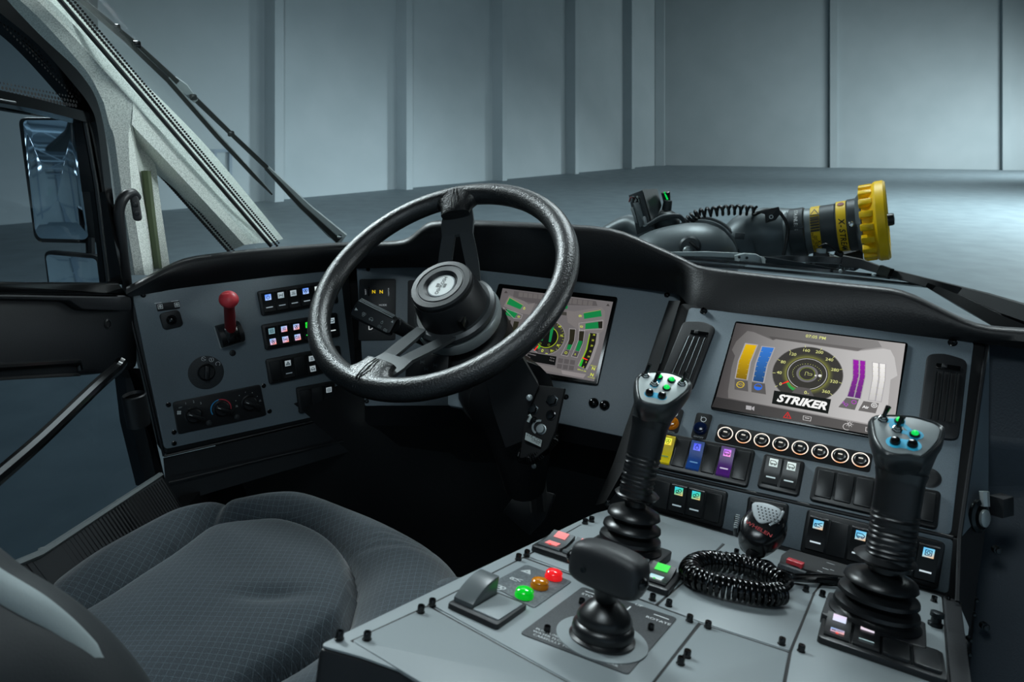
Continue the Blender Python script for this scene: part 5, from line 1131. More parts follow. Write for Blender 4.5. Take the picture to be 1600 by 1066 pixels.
bar([(1176, 362), (1224, 369), (1222, 490), (1186, 660), (1134, 650), (1174, 490)], [(1181, 368), (1219, 373), (1216, 490), (1180, 655), (1139, 648), (1178, 490)], '9a1aa8', '5e2a72', 7, None)
bar([(1270, 378), (1322, 386), (1322, 500), (1296, 676), (1240, 668), (1272, 500)], [(1276, 383), (1317, 389), (1317, 500), (1290, 672), (1247, 665), (1277, 500)], 'f4f2ef', 'c3c1c0', 7, None)
bar([(1324, 386), (1376, 394), (1372, 510), (1342, 684), (1294, 675), (1324, 510)], [(1329, 391), (1370, 396), (1366, 510), (1336, 679), (1299, 673), (1328, 510)], 'f4f2ef', 'c3c1c0', 7, None)
S([(1076, 648), (1172, 662), (1140, 742), (1016, 720)], '656261', 6); S([(1206, 674), (1322, 692), (1297, 768), (1166, 746)], '6a6766', 6)
for x, y, r, c in ((277, 550, .0052, 'e0c020'), (411, 568, .0052, '2a6ae0'), (1134, 683, .003, 'b040c0'), (1286, 708, .0035, 'e8e8e8')): mb.ring(GF, *D4(x, y), r - .0009, r, .0009, 'lit', c, n=20)
mb.flat(GF, [(D4(411, 568)[0] + .0046 * math.cos(a), D4(411, 568)[1] + .0046 * math.sin(a)) for a in np.linspace(math.pi, 2 * math.pi, 12)], .0009, 'lit', '2a6ae0'); mb.text(GF, 'DCO', *D4(277, 550), .0045, .0010, 'lit', 'e0c020', rot=0)
mb.ring(GF, *D4(1286, 708), .0008, .0016, .0009, 'lit', 'e8e8e8', n=12); mb.text(GF, 'Air', *D4(1222, 722), .0055, .0009, 'lit', 'f0f0f0', bold=.03); mb.text(GF, 'N2', *D4(1066, 698), .0062, .0009, 'lit', 'b840d0', rot=-.5)
# big dial
gc = D4(780, 470); gr = (D4(1050, 470)[0] - D4(512, 470)[0]) / 2
mb.flat(GF, circ(*gc, gr * 1.02, 56), .0009, 'lit', '6e6c6b'); mb.flat(GF, circ(*gc, gr, 56), .0010, 'lit', '383633')
for k in range(5): mb.ring(GF, *gc, gr * (.60 + .03 * k), gr * (.63 + .03 * k), .0011, 'lit', ['77783a', '65663a', '555536', '484834', '3e3d33'][k], n=48)
mb.ring(GF, *gc, gr * .55, gr * .565, .0013, 'lit', 'd8d8d4', n=48); mb.flat(GF, circ(*gc, gr * .55, 48), .0012, 'lit', '35332f'); mb.ring(GF, *gc, gr * .24, gr * .31, .0014, 'lit', '6f6d70', n=40); mb.ring(GF, *gc, gr * .215, gr * .23, .0014, 'lit', '8a9a30', n=32)
for i in range(24):
    a = math.radians(-30 + 240 * i / 23); mb.flat(GF, circ(gc[0] + gr * .42 * math.cos(a), gc[1] + gr * .36 * math.sin(a), gr * .012, 6), .0014, 'lit', 'c0c86a')
mb.flat(GF, circ(gc[0] + gr * .37, gc[1] - gr * .0, gr * .05, 12), .0015, 'lit', 'e6e6e2'); mb.flat(GF, circ(gc[0] + gr * .25, gc[1] - gr * .02, gr * .03, 10), .0015, 'lit', 'e6e6e2')
mb.line(GF, [(gc[0] - gr * .05, gc[1] - gr * .08), (gc[0] - gr * .05, gc[1] + gr * .06), (gc[0] + gr * .02, gc[1] + gr * .06), (gc[0] + gr * .02, gc[1] - gr * .0)], .0005, .0015, 'lit', 'c8cc80'); mb.line(GF, [(gc[0] + gr * .02, gc[1] + gr * .02), (gc[0] + gr * .14, gc[1] + gr * .02), (gc[0] + gr * .14, gc[1] - gr * .04), (gc[0] + gr * .02, gc[1] - gr * .04)], .0005, .0015, 'lit', 'c8cc80')
for t, x, y in (('0', 580, 548), ('40', 570, 462), ('80', 600, 382), ('120', 671, 323), ('160', 773, 294), ('200', 873, 308), ('240', 948, 364), ('280', 990, 442), ('320', 982, 530), ('360', 922, 606)): mb.text(GF, t, *D4(x, y), .0064, .0014, 'lit', 'd6d888', bold=.01)
for x, y in ((545, 565), (528, 463), (565, 365), (652, 297), (767, 262), (888, 282), (985, 342), (1040, 437), (1035, 540), (965, 628)):
    q = D4(x, y); d = nrm(np.array(q) - gc); mb.line(GF, [tuple(np.array(q) - d * .0022), tuple(np.array(q) + d * .0012)], .0006, .0014, 'lit', 'd6d888')
mb.flat(GF, dq([(585, 546), (638, 522), (644, 533), (590, 549)]), .0016, 'lit', 'ff2218')
S([(625, 538), (640, 532), (660, 565), (692, 582), (672, 597), (642, 572)], '2f9a48', 14); S([(712, 568), (800, 582), (832, 642), (664, 614), (690, 585)], '5a5756', 15); mb.text(GF, '0', *D4(768, 613), .0065, .0016, 'lit', 'dfe08a', bold=.012); mb.text(GF, 'FT', *D4(786, 622), .0028, .0016, 'lit', 'dfe08a')
S([(532, 597), (962, 664), (938, 774), (514, 696)], '0d0f0c', 17)
mb.text(GF, 'STRIKER', *D4(735, 686), .0158, .0019, 'lit', 'f4f4f2', shear=.28, bold=.045, space=1.02, rot=0)
# bar symbols
S([(320, 705), (362, 712), (358, 742), (318, 735)], 'aaa8aa', 3); S([(364, 722), (384, 712), (380, 748), (362, 734)], 'aaa8aa', 3)
mb.line(GF, dq([(602, 797), (658, 805), (634, 758)]), .0009, .0004, 'lit', 'e01818', closed=True); mb.line(GF, dq([(633, 775), (631, 793)]), .0009, .0004, 'lit', 'e01818')
mb.line(GF, dq([(752, 785), (812, 795), (806, 825), (750, 815)]), .0006, .0004, 'lit', 'cfcdcc', closed=True); mb.line(GF, dq([(765, 800), (795, 806)]), .0010, .0004, 'lit', 'cfcdcc')
mb.ring(GF, *D4(1082, 868), .0042, .0048, .0004, 'lit', 'd8d6d5', 60, 300, 16); mb.ring(GF, *D4(1100, 848), .0016, .0024, .0004, 'lit', 'd8d6d5', n=12)
for k in range(8): a = k * math.pi / 4; c_ = D4(1100, 848); mb.line(GF, [(c_[0] + .0031 * math.cos(a), c_[1] + .0031 * math.sin(a)), (c_[0] + .0042 * math.cos(a), c_[1] + .0042 * math.sin(a))], .0005, .0004, 'lit', 'd8d6d5')
mb.line(GF, dq([(1224, 872), (1250, 876), (1246, 906), (1222, 902)]), .0006, .0004, 'lit', 'd8d6d5', closed=True)
mb.build('colour_screen', cd_)
# air vents
def vent(px, slot, name='air_vent'):
    q = [RF.px(*p) for p in px]; mb = MB(); mb.prism(RF, rpoly(q, .008), 0, .005, 'soft_black', .0016); v = mb.build(name, rp)
    s = [np.array(RF.px(*p, .005)) for p in slot]; mb = MB(); mb.flat(RF, [tuple(k) for k in s], .0052, 'matte_black'); mb.build('vent_mouth', v)
    for i in range(4):
        t = (i + .5) / 4; A_, B_ = s[0] + (s[1] - s[0]) * t, s[3] + (s[2] - s[3]) * t; mb = MB(); mb.line(RF, [tuple(A_), tuple(B_)], .0022, .0066, 'soft_black'); P0_, P1_ = RF.p(*A_, .007), RF.p(*B_, .007); mb.tube([P0_, P1_], .0009, 5, 'dark_steel'); mb.build('vent_slat', v)
    c = RF.at(*(.5 * (s[0] + s[1]) + np.array([.001, .008])), .005); mb = MB(); mb.prism(c, rr(0, 0, .026, .007, .0015), 0, .0015, 'gloss_black', .0005); mb.prism(c, rr(-.004, 0, .006, .006, .001), 0, .004, 'soft_black', .001); mb.build('vent_thumbwheel', v)
    return v
vent([(1448, 556), (1476, 555), (1511, 566), (1497, 690), (1432, 684)], [(1458, 580), (1500, 585), (1491, 661), (1449, 654)])
vent([(1068, 505), (1100, 505), (1119, 514), (1082, 612), (1028, 606), (1034, 590)], [(1073, 526), (1106, 530), (1077, 610), (1038, 603)])
# two lamps with labels, ring lit buttons
def lamp_label(poly, lc, lens, txt):
    q = rpoly([RF.px(*p) for p in poly], .004); mb = MB(); mb.prism(RF, q, 0, .0012, 'matte_black', .0003)
    a, b = RF.px(*txt); mb.ring(RF, a, b, .0030, .0038, .0015, 'print', 'd8dcdc', -120 if lens == 'amber_lens' else 0, 180 if lens == 'amber_lens' else 360, 16); mb.line(RF, [(a - .0036, b + .004), (a - .0032, b)], .0008, .0015, 'print', 'd8dcdc'); o = mb.build('lamp_label', rp)
    a, b = RF.px(*lc); F_ = RF.at(a, b, .001); mb = MB(); mb.lathe(F_, [(.0095, 0), (.0095, .003), (.008, .005), (.0065, .005), (.006, .008), (.003, .009)], 22, lens); mb.build('lens', o, 40)
    mb = MB(); mb.text(RF, 'ON/OFF', *RF.px(lc[0] - 3, lc[1] + 13), .0035, .0016, 'print', 'b0b6b6'); mb.build('label_letters', o)
lamp_label([(1089, 645), (1114, 649), (1103, 688), (1079, 684)], (1094.5, 671), 'navy_lens', (1099.5, 656.5)); lamp_label([(1034, 634), (1069, 641), (1059, 678), (1030, 674)], (1050, 663), 'amber_lens', (1055, 648))
mb = MB(); mb.prism(RF, rpoly([RF.px(*p) for p in ((1123, 662.5), (1364, 710), (1359, 739), (1115.5, 690))], .004), 0, .0015, 'matte_black', .0005); bs = mb.build('button_strip', rp)
for x, y in ((1133.5, 678.5), (1161.5, 683.3), (1190.3, 689), (1219.7, 695), (1250, 700.8), (1281, 706.8), (1312.5, 713.3), (1344.5, 719.8)):
    a, b = RF.px(x, y, .002); mb = MB(); F_ = RF.at(a, b, .0015); r = .0098; mb.lathe(F_, [(r * 1.05, 0), (r, .002), (r * .86, .0022), (r * .80, .0014), (r * .74, .0014), (r * .7, .004), (r * .62, .0045), (r * .45, .0032), (r * .3, .003)], 28, 'black_plastic')
    for k in range(28): 
        a0, a1 = k / 28 * 360, (k + 1) / 28 * 360; s_ = math.sin(math.radians((a0 + a1) / 2)); c0 = np.array(lin('fff4e6')) * 1.2; c1 = np.array(lin('ffa04a')) * 1.1; f = .85 * max(0, -s_) ** 3; cc = tuple(c0 * (1 - f) + c1 * f)
        mb.ring(F_, 0, 0, r * .87, r * 1.0, .0024, 'lit', [cc] * 4, a0, a1, 1)
    mb.flat(F_, [(-.0024, .0006), (.0024, .0006), (.0024, .002), (-.0024, .002)], .0046, 'lit', 'e8e4d8'); mb.build('ring_button', bs, 40)
# switch banks on the main face
bank(RF, (1010, 672), (1182, 706), (985, 724), [{'blank': 1}, {'body': 'yellow_switch', 'icon': (YEL, 'fan', '8a9a10'), 'bar': '5a7a50'}, {'blank': 1}, {'body': 'blue_switch', 'icon': (NAV, 'drop', '1018a0'), 'bar': '5a86b0'}, {'blank': 1}, {'body': 'purple_switch', 'icon': (MAG, 'truck', '3a0a40'), 'bar': 'c8c0d8'}, {'blank': 1}], rp, edge='dark_steel') if False else None
mat('yellow_switch', 'e3c50a', 0.3); mat('blue_switch', '0f4a9c', 0.3); mat('purple_switch', '5e1a86', 0.3)
bank(RF, (994, 670), (1181.5, 706), (976.5, 722), [{'blank': 1}, {'blank': 1}, {'body': 'yellow_switch', 'icon': (YEL, 'fan', '8a9a10'), 'bar': '56784a'}, {'blank': 1}, {'body': 'blue_switch', 'icon': (NAV, 'drop', '1018a0'), 'bar': '5a86b0'}, {'blank': 1}, {'body': 'purple_switch', 'icon': (MAG, 'truck', '3a0a40'), 'bar': 'c8c0d8'}, {'blank': 1}], rp)
bank(RF, (1195, 711), (1259, 724), (1182, 763), [{'icon': (WHT, 'truck', '1a2a22'), 'bar': 'b8ccd0'}, {'icon': (WHT, 'truck', '1a2a22'), 'bar': 'b8ccd0'}], rp)
bank(RF, (1275, 730), (1470, 771), (1264, 783), [{'blank': 1}] * 6, rp)
dome(RF, *RF.px(1452, 747), .0108, .0012, 'soft_black', rp, 'hole_plug', 28)
# lower strip below the fold
Lf0, Lf1 = RF.world(1004, 732), RF.world(1487, 840)
uf = nrm(Lf1 - Lf0); hv_ = nrm(np.cross(uf, (0, 0, 1))); tl_ = math.radians(24); SFm = Fr(Lf0, uf, math.cos(tl_) * np.cross(hv_, uf) - math.sin(tl_) * hv_)
mb = MB(); mb.prism(SFm, rpoly([SFm.px(*q) for q in ((994, 731), (1500, 843), (1494, 942), (944, 792))], .004), -.012, -.002, 'soft_black', .002, bottom=True); mb.build('strip_housing', rp)
mb = MB(); mb.prism(SFm, rpoly([SFm.px(*q) for q in ((1004, 735), (1490, 843), (1482, 929), (985, 784))], .006), -.002, 0, 'panel_grey', .001); mb.build('lower_plate', rp)
mb = MB(); mb.tube([RF.world(1004, 732), RF.world(1489, 840.5)], .0022, 6, 'soft_black'); mb.build('fold_seam', rp)
E1 = {'bar': 'c4d4dc'}
bank(SFm, (1003, 737), (1144, 770), (984, 788), [{'blank': 1}, {'blank': 1}, {'icon': (CYGR, 'dirt', '083038'), 'bar': '90a4ac'}, {'icon': (CYGR, 'dirt', '083038'), 'bar': '90a4ac'}, {'blank': 1}], rp)
bank(SFm, (1172, 775), (1236, 788), (1160, 830), [{'blank': 1}, {'blank': 1}], rp)
bank(SFm, (1263, 795), (1478, 848), (1249, 862), [{'icon': (SKY, 'jet', '0a3a60'), 'bar': 'c4d4dc'}, {'blank': 1}, {'icon': (SKY, 'truck', '0a3a60'), 'bar': 'c4d4dc'}, {'blank': 1}, {'icon': (SKY, 'jet', '0a3a60'), 'bar': 'c4d4dc'}, {'icon': (SKY, 'mirror', '0a3a60'), 'bar': 'c4d4dc'}], rp)
# key lock on the side cheek
kf = axis_frame(pt(1527, 806, .775), nrm((.35, -1, .25))); mb = MB(); mb.lathe(kf, [(.019, 0), (.019, .004), (.015, .006), (.013, .005), (.009, .005), (.008, .009), (.004, .009)], 24, 'dark_steel', sx=.72); lk = mb.build('key_lock', rp)
mb = MB(); mb.lathe(kf.at(-.001, .0, .008), [(.010, 0), (.010, .003), (.007, .004), (.002, .004)], 16, 'steel', sx=.7); mb.tube([kf.p(.004, .012, .006), kf.p(.006, .028, .004)], .005, 8, 'steel'); mb.build('lock_barrel', lk)
mb = MB(); mb.box(kf.at(.016, .012, .006), -.005, .012, -.011, .011, 0, .016, 'soft_black', .002); mb.build('lock_cap', lk)

# passenger side dash at the right edge
pd = thing('passenger_dash', 'black textured side dash at the far right edge with small bolts', 'dashboard', pt(1580, 700, .85))
mb = MB(); mb.add([pt(1546, 528, .90), pt(1760, 552, .80), pt(1760, 712, .74), pt(1545, 690, .84), pt(1541, 770, .86), pt(1510, 1100, .80), pt(1760, 1120, .70), pt(1760, 760, .76)], [(0, 1, 2, 3), (3, 2, 7, 4), (4, 7, 6, 5)], 'dash_vinyl'); mb.add([pt(1546, 528, .90), pt(1545, 690, .84), pt(1541, 770, .86), pt(1510, 1100, .80), pt(1500, 1100, .95), pt(1538, 770, 1.0), pt(1542, 528, 1.1)], [(0, 1, 2, 5, 6), (2, 3, 4, 5)], 'dash_vinyl')
o = mb.build('dash_side', pd, 25); bv = o.modifiers.new('soft_edge', 'BEVEL'); bv.width = .008; bv.segments = 3
for x, y in ((1559, 860), (1540, 980), (1525, 938), (1521, 960), (1516, 1000), (1514, 1022)):
    F_ = axis_frame(pt(x, y, .795), nrm((-.2, -1, .3))); r = .0032 if x > 1530 else .002; MB().lathe(F_, [(r * 1.4, -.006), (r * 1.4, .001), (r, .0015), (r, .004), (r * .4, .0045)], 12, 'dark_steel').build('bolt', pd)
# ================================================================== CENTRE CONSOLE
KA, KB = ray(1481, 926) * .745, ray(1000, 790) * .90
KFd = nrm(((1426 - 800) / FPX) * np.array([1, 0, 0]) + CFW + (-(548 - 533) / FPX) * CUP)
Kn = nrm(np.cross(KFd, KB - KA)); Kn = Kn * np.sign(Kn[2])
KF = Fr(CAM + KA, np.cross(KFd, Kn), KFd)
con = thing('control_console', 'grey metal centre console between seats with screwed plates and switches', 'console', KF.world(1000, 980))
def kp(pts, h=0): return [KF.px(x, y, h) for x, y in pts]
mb = MB(); mb.prism(KF, rpoly(kp([(495, 1008), (932, 797), (985, 785), (1486, 929), (1502, 944), (1530, 1160), (900, 1160), (700, 1070), (560, 1025)]), .006), -.34, -.0022, 'soft_black', .004); mb.build('console_body', con)
mb = MB(); mb.prism(KF, rpoly(kp([(499, 1006), (930, 801), (978, 788), (1472, 931), (1488, 1160), (900, 1160), (690, 1069), (565, 1024)]), .006), -.0022, -.0008, 'console_grey', .0006); mb.build('base_plate', con)
mb = MB(); mb.prism(KF, rpoly(kp([(1474, 934), (1501, 943), (1529, 1160), (1492, 1160)]), .002), -.002, .002, 'black_vinyl', .001); mb.build('edge_rail', con)
PL = [[(552, 1001), (669, 948), (898, 1074), (780, 1140)], [(675, 944.5), (818, 872.5), (1091, 972), (1022, 1061), (980, 1110), (905, 1072)],
      [(825, 869), (906, 822), (972, 795), (1130, 848), (1064, 911), (1024, 944)], [(1029, 946), (1068, 912), (1134, 850), (1292, 897), (1270, 926), (1233, 1016), (1097, 972)],
      [(1096, 976), (1231, 1020), (1214, 1110), (990, 1110), (1028, 1062)], [(1238, 1019), (1275, 926), (1297, 900), (1468, 943), (1483, 1120), (1220, 1120)]]
for q in PL:
    mb = MB(); mb.prism(KF, rpoly(inset(ccw(kp(q)), -.0003), .002), -.0022, 0, 'console_grey', .0004); mb.build('console_plate', con)
mb = MB()
for q in ([(551, 1001), (668, 947), (820, 870), (908, 820)], [(670, 947), (904, 1076)], [(819, 871), (1026, 945), (1094, 974), (1234, 1019)], [(1026, 945), (1066, 911.5), (1132, 850)], [(1094, 974), (1026, 1062), (985, 1110)], [(1296, 898), (1273, 926), (1236, 1018), (1217, 1112)]):
    mb.line(KF, kp(q), .003, -.0006, 'matte_black')
mb.build('plate_gaps', con)
for x, y in ((1019, 938), (1044.6, 947), (1077, 971), (1105.6, 981), (1221, 1007), (1251.4, 1018), (1258.9, 924), (1284.5, 932), (1073, 1027), (1063, 1038), (1459, 940), (1480, 939), (657, 957), (674.6, 947), (809.7, 875), (822.8, 868.5), (530, 998.5), (573, 999.5), (914, 818.5), (924, 815), (1150, 866), (948.7, 790)):
    a, b = KF.px(x, y); screw(con, KF, ab=(a, b), r=.0028 if y > 850 else .0032, h=.0058, kind='cap')
for dy in (0, 1):
    a, b = KF.px(1461, 978); MB().lathe(KF.at(a, b, .0), [(.0065, 0), (.0065, .003), (.0045, .004), (.0045, .008), (.006, .009), (.006, .013), (.003, .014)], 14, 'dark_steel').build('stud_nut', con) if dy == 0 else None
# big rocker beside the seat
q = kp([(697, 950), (748, 921), (824, 951.5), (776, 986)]); mb = MB(); mb.prism(KF, rpoly(q, .004), 0, .0045, 'soft_black', .0016); br2 = mb.build('large_rocker', con)
a0_, a1_, a2_, a3_ = [np.array(v) for v in (KF.px(697, 950), KF.px(748, 921), KF.px(824, 951.5), KF.px(776, 986))]
cc_ = (a0_ + a1_ + a2_ + a3_) / 4; uu = nrm(a2_ + a3_ - a0_ - a1_); RK = KF.at(cc_[0], cc_[1], .0045, math.atan2(uu[1], uu[0])); Wd = np.linalg.norm(a3_ - a0_); Dp = np.linalg.norm(a1_ - a0_)
mb = MB(); mb.prism(RK, rr(Wd * .20, 0, Wd * .50, Dp * .80, .0015), 0, .0012, 'console_grey', .0006); mb.build('rocker_well', br2)
SFr = Fr(RK.p(-Wd * .44, -Dp * .38, 0), RK.w, RK.n)     # profile plane: a runs forward, b up; extrude along +u (across)
prof = [(0, 0), (0, .0035)] + [(Dp * .76 * t, .0035 + .0125 * math.sin(t * 1.75) ** .8) for t in np.linspace(.08, 1, 10)] + [(Dp * .76, 0)]
SFr = Fr(RK.p(-Wd * .06, -Dp * .38, 0), RK.w, RK.n); mb = MB()
mb.prism(SFr, prof, -Wd * .38 if np.dot(SFr.n, RK.u) > 0 else 0, 0 if np.dot(SFr.n, RK.u) > 0 else Wd * .38, 'dark_rocker' if 'dark_rocker' in MATS else 'soft_black', .001, bottom=True) if False else None
mat('dark_rocker', '4a5052', 0.32)
sgn = 1 if np.dot(SFr.n, RK.u) > 0 else -1; mb.prism(SFr, prof, -Wd * .38 * (1 if sgn > 0 else 0), Wd * .38 * (0 if sgn > 0 else 1), 'dark_rocker', .0012, bottom=True); mb.build('rocker_lever', br2)
# signal lamps on their label plate
q = kp([(764, 914), (822, 883), (894, 909.5), (834, 951.5)]); mb = MB(); mb.prism(KF, rpoly(q, .004), 0, .0007, 'decal_grey', .0002)
for (x, y, g) in ((824, 894.5, 'tri'), (806, 907, 'jet'), (781, 920, 'fan')): glyph(mb, KF, *KF.px(x, y), .012, g, .0009, 'print', 'a9afaf', .1)
lpt = mb.build('signal_plate', con)
for x, y, m in ((818.5, 933.5, 'green_lens'), (842.5, 918.5, 'amber_lens'), (864.5, 904.5, 'red_lens')):
    a, b = KF.px(x, y); F_ = KF.at(a, b, .0007); r = .0080; mb = MB(); mb.lathe(F_, [(r, 0), (r * 1.02, .0025), (r * .92, .0035), (r * .9, .0045), (r * .96, .0052), (r * .8, .0068), (r * .4, .0078), (.0001, .008)], 26, m); mb.build('signal_lamp', lpt, 50)
# switch rows set in the console
def kbank(tl, tr, bl, specs): return bank(KF, tl, tr, bl, specs, con, hold=.0055, margin=(.07, .1))
PINK = grad('ff9a9a', 'ff8a8a'); GRN = grad('30f040', '20e838')
o_, F_, pt_ = kbank((858, 838), (1060, 903), (832, 862), [{'icon': (PINK, None), 'icon2': (PINK, None), 'dir': 1, 'led': 'ff2020', 'body': 'dark_rocker'}, {'icon': (PINK, None), 'bar': '8a9090', 'body': 'dark_rocker'}, {'blank': 1}, {'icon': (PINK, None), 'body': 'dark_rocker'}, {'icon': (GRN, None), 'icon2': (grad('a8e0f0', 'e0f0e8'), None), 'led': '20d040'}])
o_, F_, pt_ = kbank((1290, 968), (1478, 1030), (1270, 1002), [{'icon': (grad('f0d8f4', 'd8e8ff'), None), 'icon2': (grad('7fb8f0', 'ffb0a0'), 'jet'), 'led': 'ff4030'}, {'icon': (grad('f0d0dc', 'e8e0f0'), None), 'bar': 'b8d8dc'}, {'blank': 1}, {'blank': 1}])
# red tab and connector block by the dash
mb = MB(); q = kp([(1219, 878), (1232, 868), (1330, 896), (1345, 905), (1320, 918), (1216, 890)]); mb.prism(KF, rpoly(q, .002), 0, .008, 'matte_black', .001); ub = mb.build('connector_block', con)
mb = MB(); F2 = KF.at(*KF.px(1242, 882, .008), .008, -.12); mb.prism(F2, rr(0, 0, .017, .010, .0015), -.002, .004, 'red_tab' if 'red_tab' in MATS else 'red_knob', .0008); mb.build('red_tab', ub)
mb = MB(); F2 = KF.at(*KF.px(1237, 893, .004), .004, -.12); mb.box(F2, -.014, .014, -.003, .003, 0, .0045, 'decal_grey', .001); mb.build('connector_shell', ub)
mb = MB()
for x, y, l in ((1298, 881, .008), (1290, 889, .006), (1281, 893, .005), (1300, 891, .004)): F2 = KF.at(*KF.px(x, y, .0082), .0082, -.12); mb.flat(F2, [(-l / 2, -.0006), (l / 2, -.0006), (l / 2, .0006), (-l / 2, .0006)], 0, 'print', 'c8cccc')
mb.build('connector_marks', ub)
for k, (P0_, P1_) in enumerate((((1240, 900), (1330, 905)), ((1240, 905), (1322, 912)))):
    mb = MB(); mb.tube(spline([KF.world(*P0_, .004), KF.world((P0_[0] + P1_[0]) / 2, (P0_[1] + P1_[1]) / 2 - 2, .006), KF.world(*P1_, .005)], 5), .0026, 8, 'gloss_black'); mb.build('lead', ub)

# ================================================================== JOYSTICKS
def resample(poly, n):
    P = np.array(poly + [poly[0]]); s = np.r_[0, np.cumsum(np.linalg.norm(np.diff(P, axis=0), axis=1))]; t = np.linspace(0, s[-1], n + 1)[:-1]
    return [(float(np.interp(k, s, P[:, 0])), float(np.interp(k, s, P[:, 1]))) for k in t]
def joystick(label, base, top, prof, shaft, ribs, head_px, head_c, face_tilt, toggles, leds, buttons, colour, plate_px, square):
    a, b = KF.px(*base); B = KF.p(a, b, 0); d0 = np.dot(B - CAM, CFW); T_ = pt(*top, d0 * .985); n = nrm(T_ - B); u = d0 / FPX
    t = thing('joystick', label, 'joystick', B, 'joysticks on the console'); JF = axis_frame(B, n, np.array([0, 1, 0]))
    mb = MB(); sx, sy = square; c = KF.at(a, b); mb.prism(c, rr(0, 0, sx, sy, .004), 0, .009, 'soft_black', .0015); mb.build('base_plate', t)
    PF_ = Fr(B + KF.n * .008, KF.u, KF.w)
    # rubber bellows: lower rings follow the console, upper ones the stick
    mb = MB(); rings = []
    H = prof[-1][1]
    for r, h in prof:
        f = h / H; ax_ = nrm(KF.n * (1 - f) + n * f); c_ = PF_.o + (KF.n * (1 - f * .5) + n * f * .5) * h * u * .97; F_ = axis_frame(c_, ax_, KF.w); rings.append([F_.p(r * u * math.cos(q), r * u * math.sin(q)) for q in np.linspace(0, 2 * math.pi, 41)[:-1]])
    mb.loft(rings, 'rubber'); mb.build('bellows', t, 50)
    # grip: oval tube with ribs at its lower end
    mb = MB(); rings = []
    S0, S1 = pt(*shaft[0][:2], d0 * .985), pt(*shaft[1][:2], d0 * .98); ax_ = nrm(S1 - S0); GFm = axis_frame(S0, ax_, KF.w); L_ = np.linalg.norm(S1 - S0); r0, r1 = shaft[0][2] * u, shaft[1][2] * u
    hs = np.linspace(0, 1, 60)
    for f in hs:
        r = r0 + (r1 - r0) * f
        if ribs[0] < f < ribs[1]: r *= 1.0 + .045 * math.cos((f - ribs[0]) / (ribs[1] - ribs[0]) * 2 * math.pi * 9)
        if f > .9: r *= 1 + .9 * (f - .9)
        rings.append([GFm.p(r * 1.0 * math.copysign(abs(math.cos(q)) ** .8, math.cos(q)), r * .92 * math.copysign(abs(math.sin(q)) ** .8, math.sin(q)), f * L_) for q in np.linspace(0, 2 * math.pi, 33)[:-1]])
    mb.loft(rings, 'rubber'); mb.build('grip', t, 70)
    # head
    C_ = pt(*head_c, d0 * .965); to = nrm(CAM - C_); up = nrm(KF.n - to * np.dot(KF.n, to)); fn = nrm(to * math.cos(face_tilt) + up * math.sin(face_tilt)); HF_ = axis_frame(C_, fn, up)
    outl = rpoly([HF_.px(x, y) for x, y in head_px], .006, 5); N = 48; P = resample(outl, N); cx, cy = np.mean(P, 0); mb = MB(); rings = []
    end = [GFm.p(r1 * 1.02 * math.cos(q), r1 * .95 * math.sin(q), L_ * .97) for q in np.linspace(0, 2 * math.pi, N + 1)[:-1]]
    def sc(k, h): return [HF_.p(cx + (x - cx) * k, cy + (y - cy) * k, h) for x, y in P]
    front = [sc(.80, .0008), sc(.86, .0008), sc(.90, .0022), sc(.96, .001), sc(1.0, -.003), sc(1.0, -.009), sc(.95, -.014)]
    # match start index of the neck ring to the head outline
    hd = np.array(front[-1]); best = None
    for k in range(N):
        for fl in (1, -1):
            E_ = np.array([end[(k + fl * i) % N] for i in range(N)]); e = ((E_ - hd) ** 2).sum()
            if best is None or e < best[0]: best = (e, E_)
    E_ = best[1]; low = [list(hd * (1 - f) + E_ * f) for f in (.45, .8, 1)]
    mb.loft(front + low, 'head_shell' if 'head_shell' in MATS else 'black_plastic', cap0=False, cap1=True); hdo = mb.build('head', t, 40)
    pl = MB(); plate = [(cx + (x - cx) * .84, cy + (y - cy) * .84) for x, y in P]; pl.prism(HF_, plate, -.001, .0018, 'head_plate' if len(colour) > 3 else 'head_plate_bright', .0005)
    if colour:
        for x0, y0, x1, y1, w in colour:
            A_, B_ = HF_.px(x0, y0), HF_.px(x1, y1); pl.line(HF_, [A_, B_], w, .0020, 'print', '2aa6cc'); 
            for q in (A_, B_): pl.flat(HF_, circ(*q, w * .62, 14), .0021, 'print', '2aa6cc')
    fp = pl.build('face_plate', hdo)
    for x, y in toggles:
        A_ = HF_.px(x, y); F_ = HF_.at(*A_, .0018); m = MB(); m.lathe(F_, [(.0046, 0), (.0046, .001), (.0036, .0012), (.0036, .003), (.0026, .0032), (.0026, .005)], 6, 'chrome', a0=.3); tilt = nrm(F_.n + .25 * F_.u + .3 * F_.w); m.tube([F_.p(0, 0, .004), F_.p(0, 0, .004) + tilt * .006, F_.p(0, 0, .004) + tilt * .011], [.0016, .0020, .0024], 10, 'gloss_black'); m.build('toggle_switch', hdo)
    for x, y in leds:
        A_ = HF_.px(x, y); F_ = HF_.at(*A_, .0018); m = MB(); m.lathe(F_, [(.0042, 0), (.0042, .001), (.0034, .002), (.0032, .002)], 16, 'dark_steel'); m.ball(F_.at(0, 0, .0018), .0031, 'tiny_green', .9, 12, 6, 0); m.build('indicator_led', hdo)
    for x, y in buttons:
        A_ = HF_.px(x, y); F_ = HF_.at(*A_, .0018); m = MB(); m.lathe(F_, [(.0042, 0), (.0042, .002), (.0036, .0042), (.002, .0048)], 16, 'gloss_black'); m.build('push_button', hdo)
    return t
mat('head_shell', '24282a', 0.32)
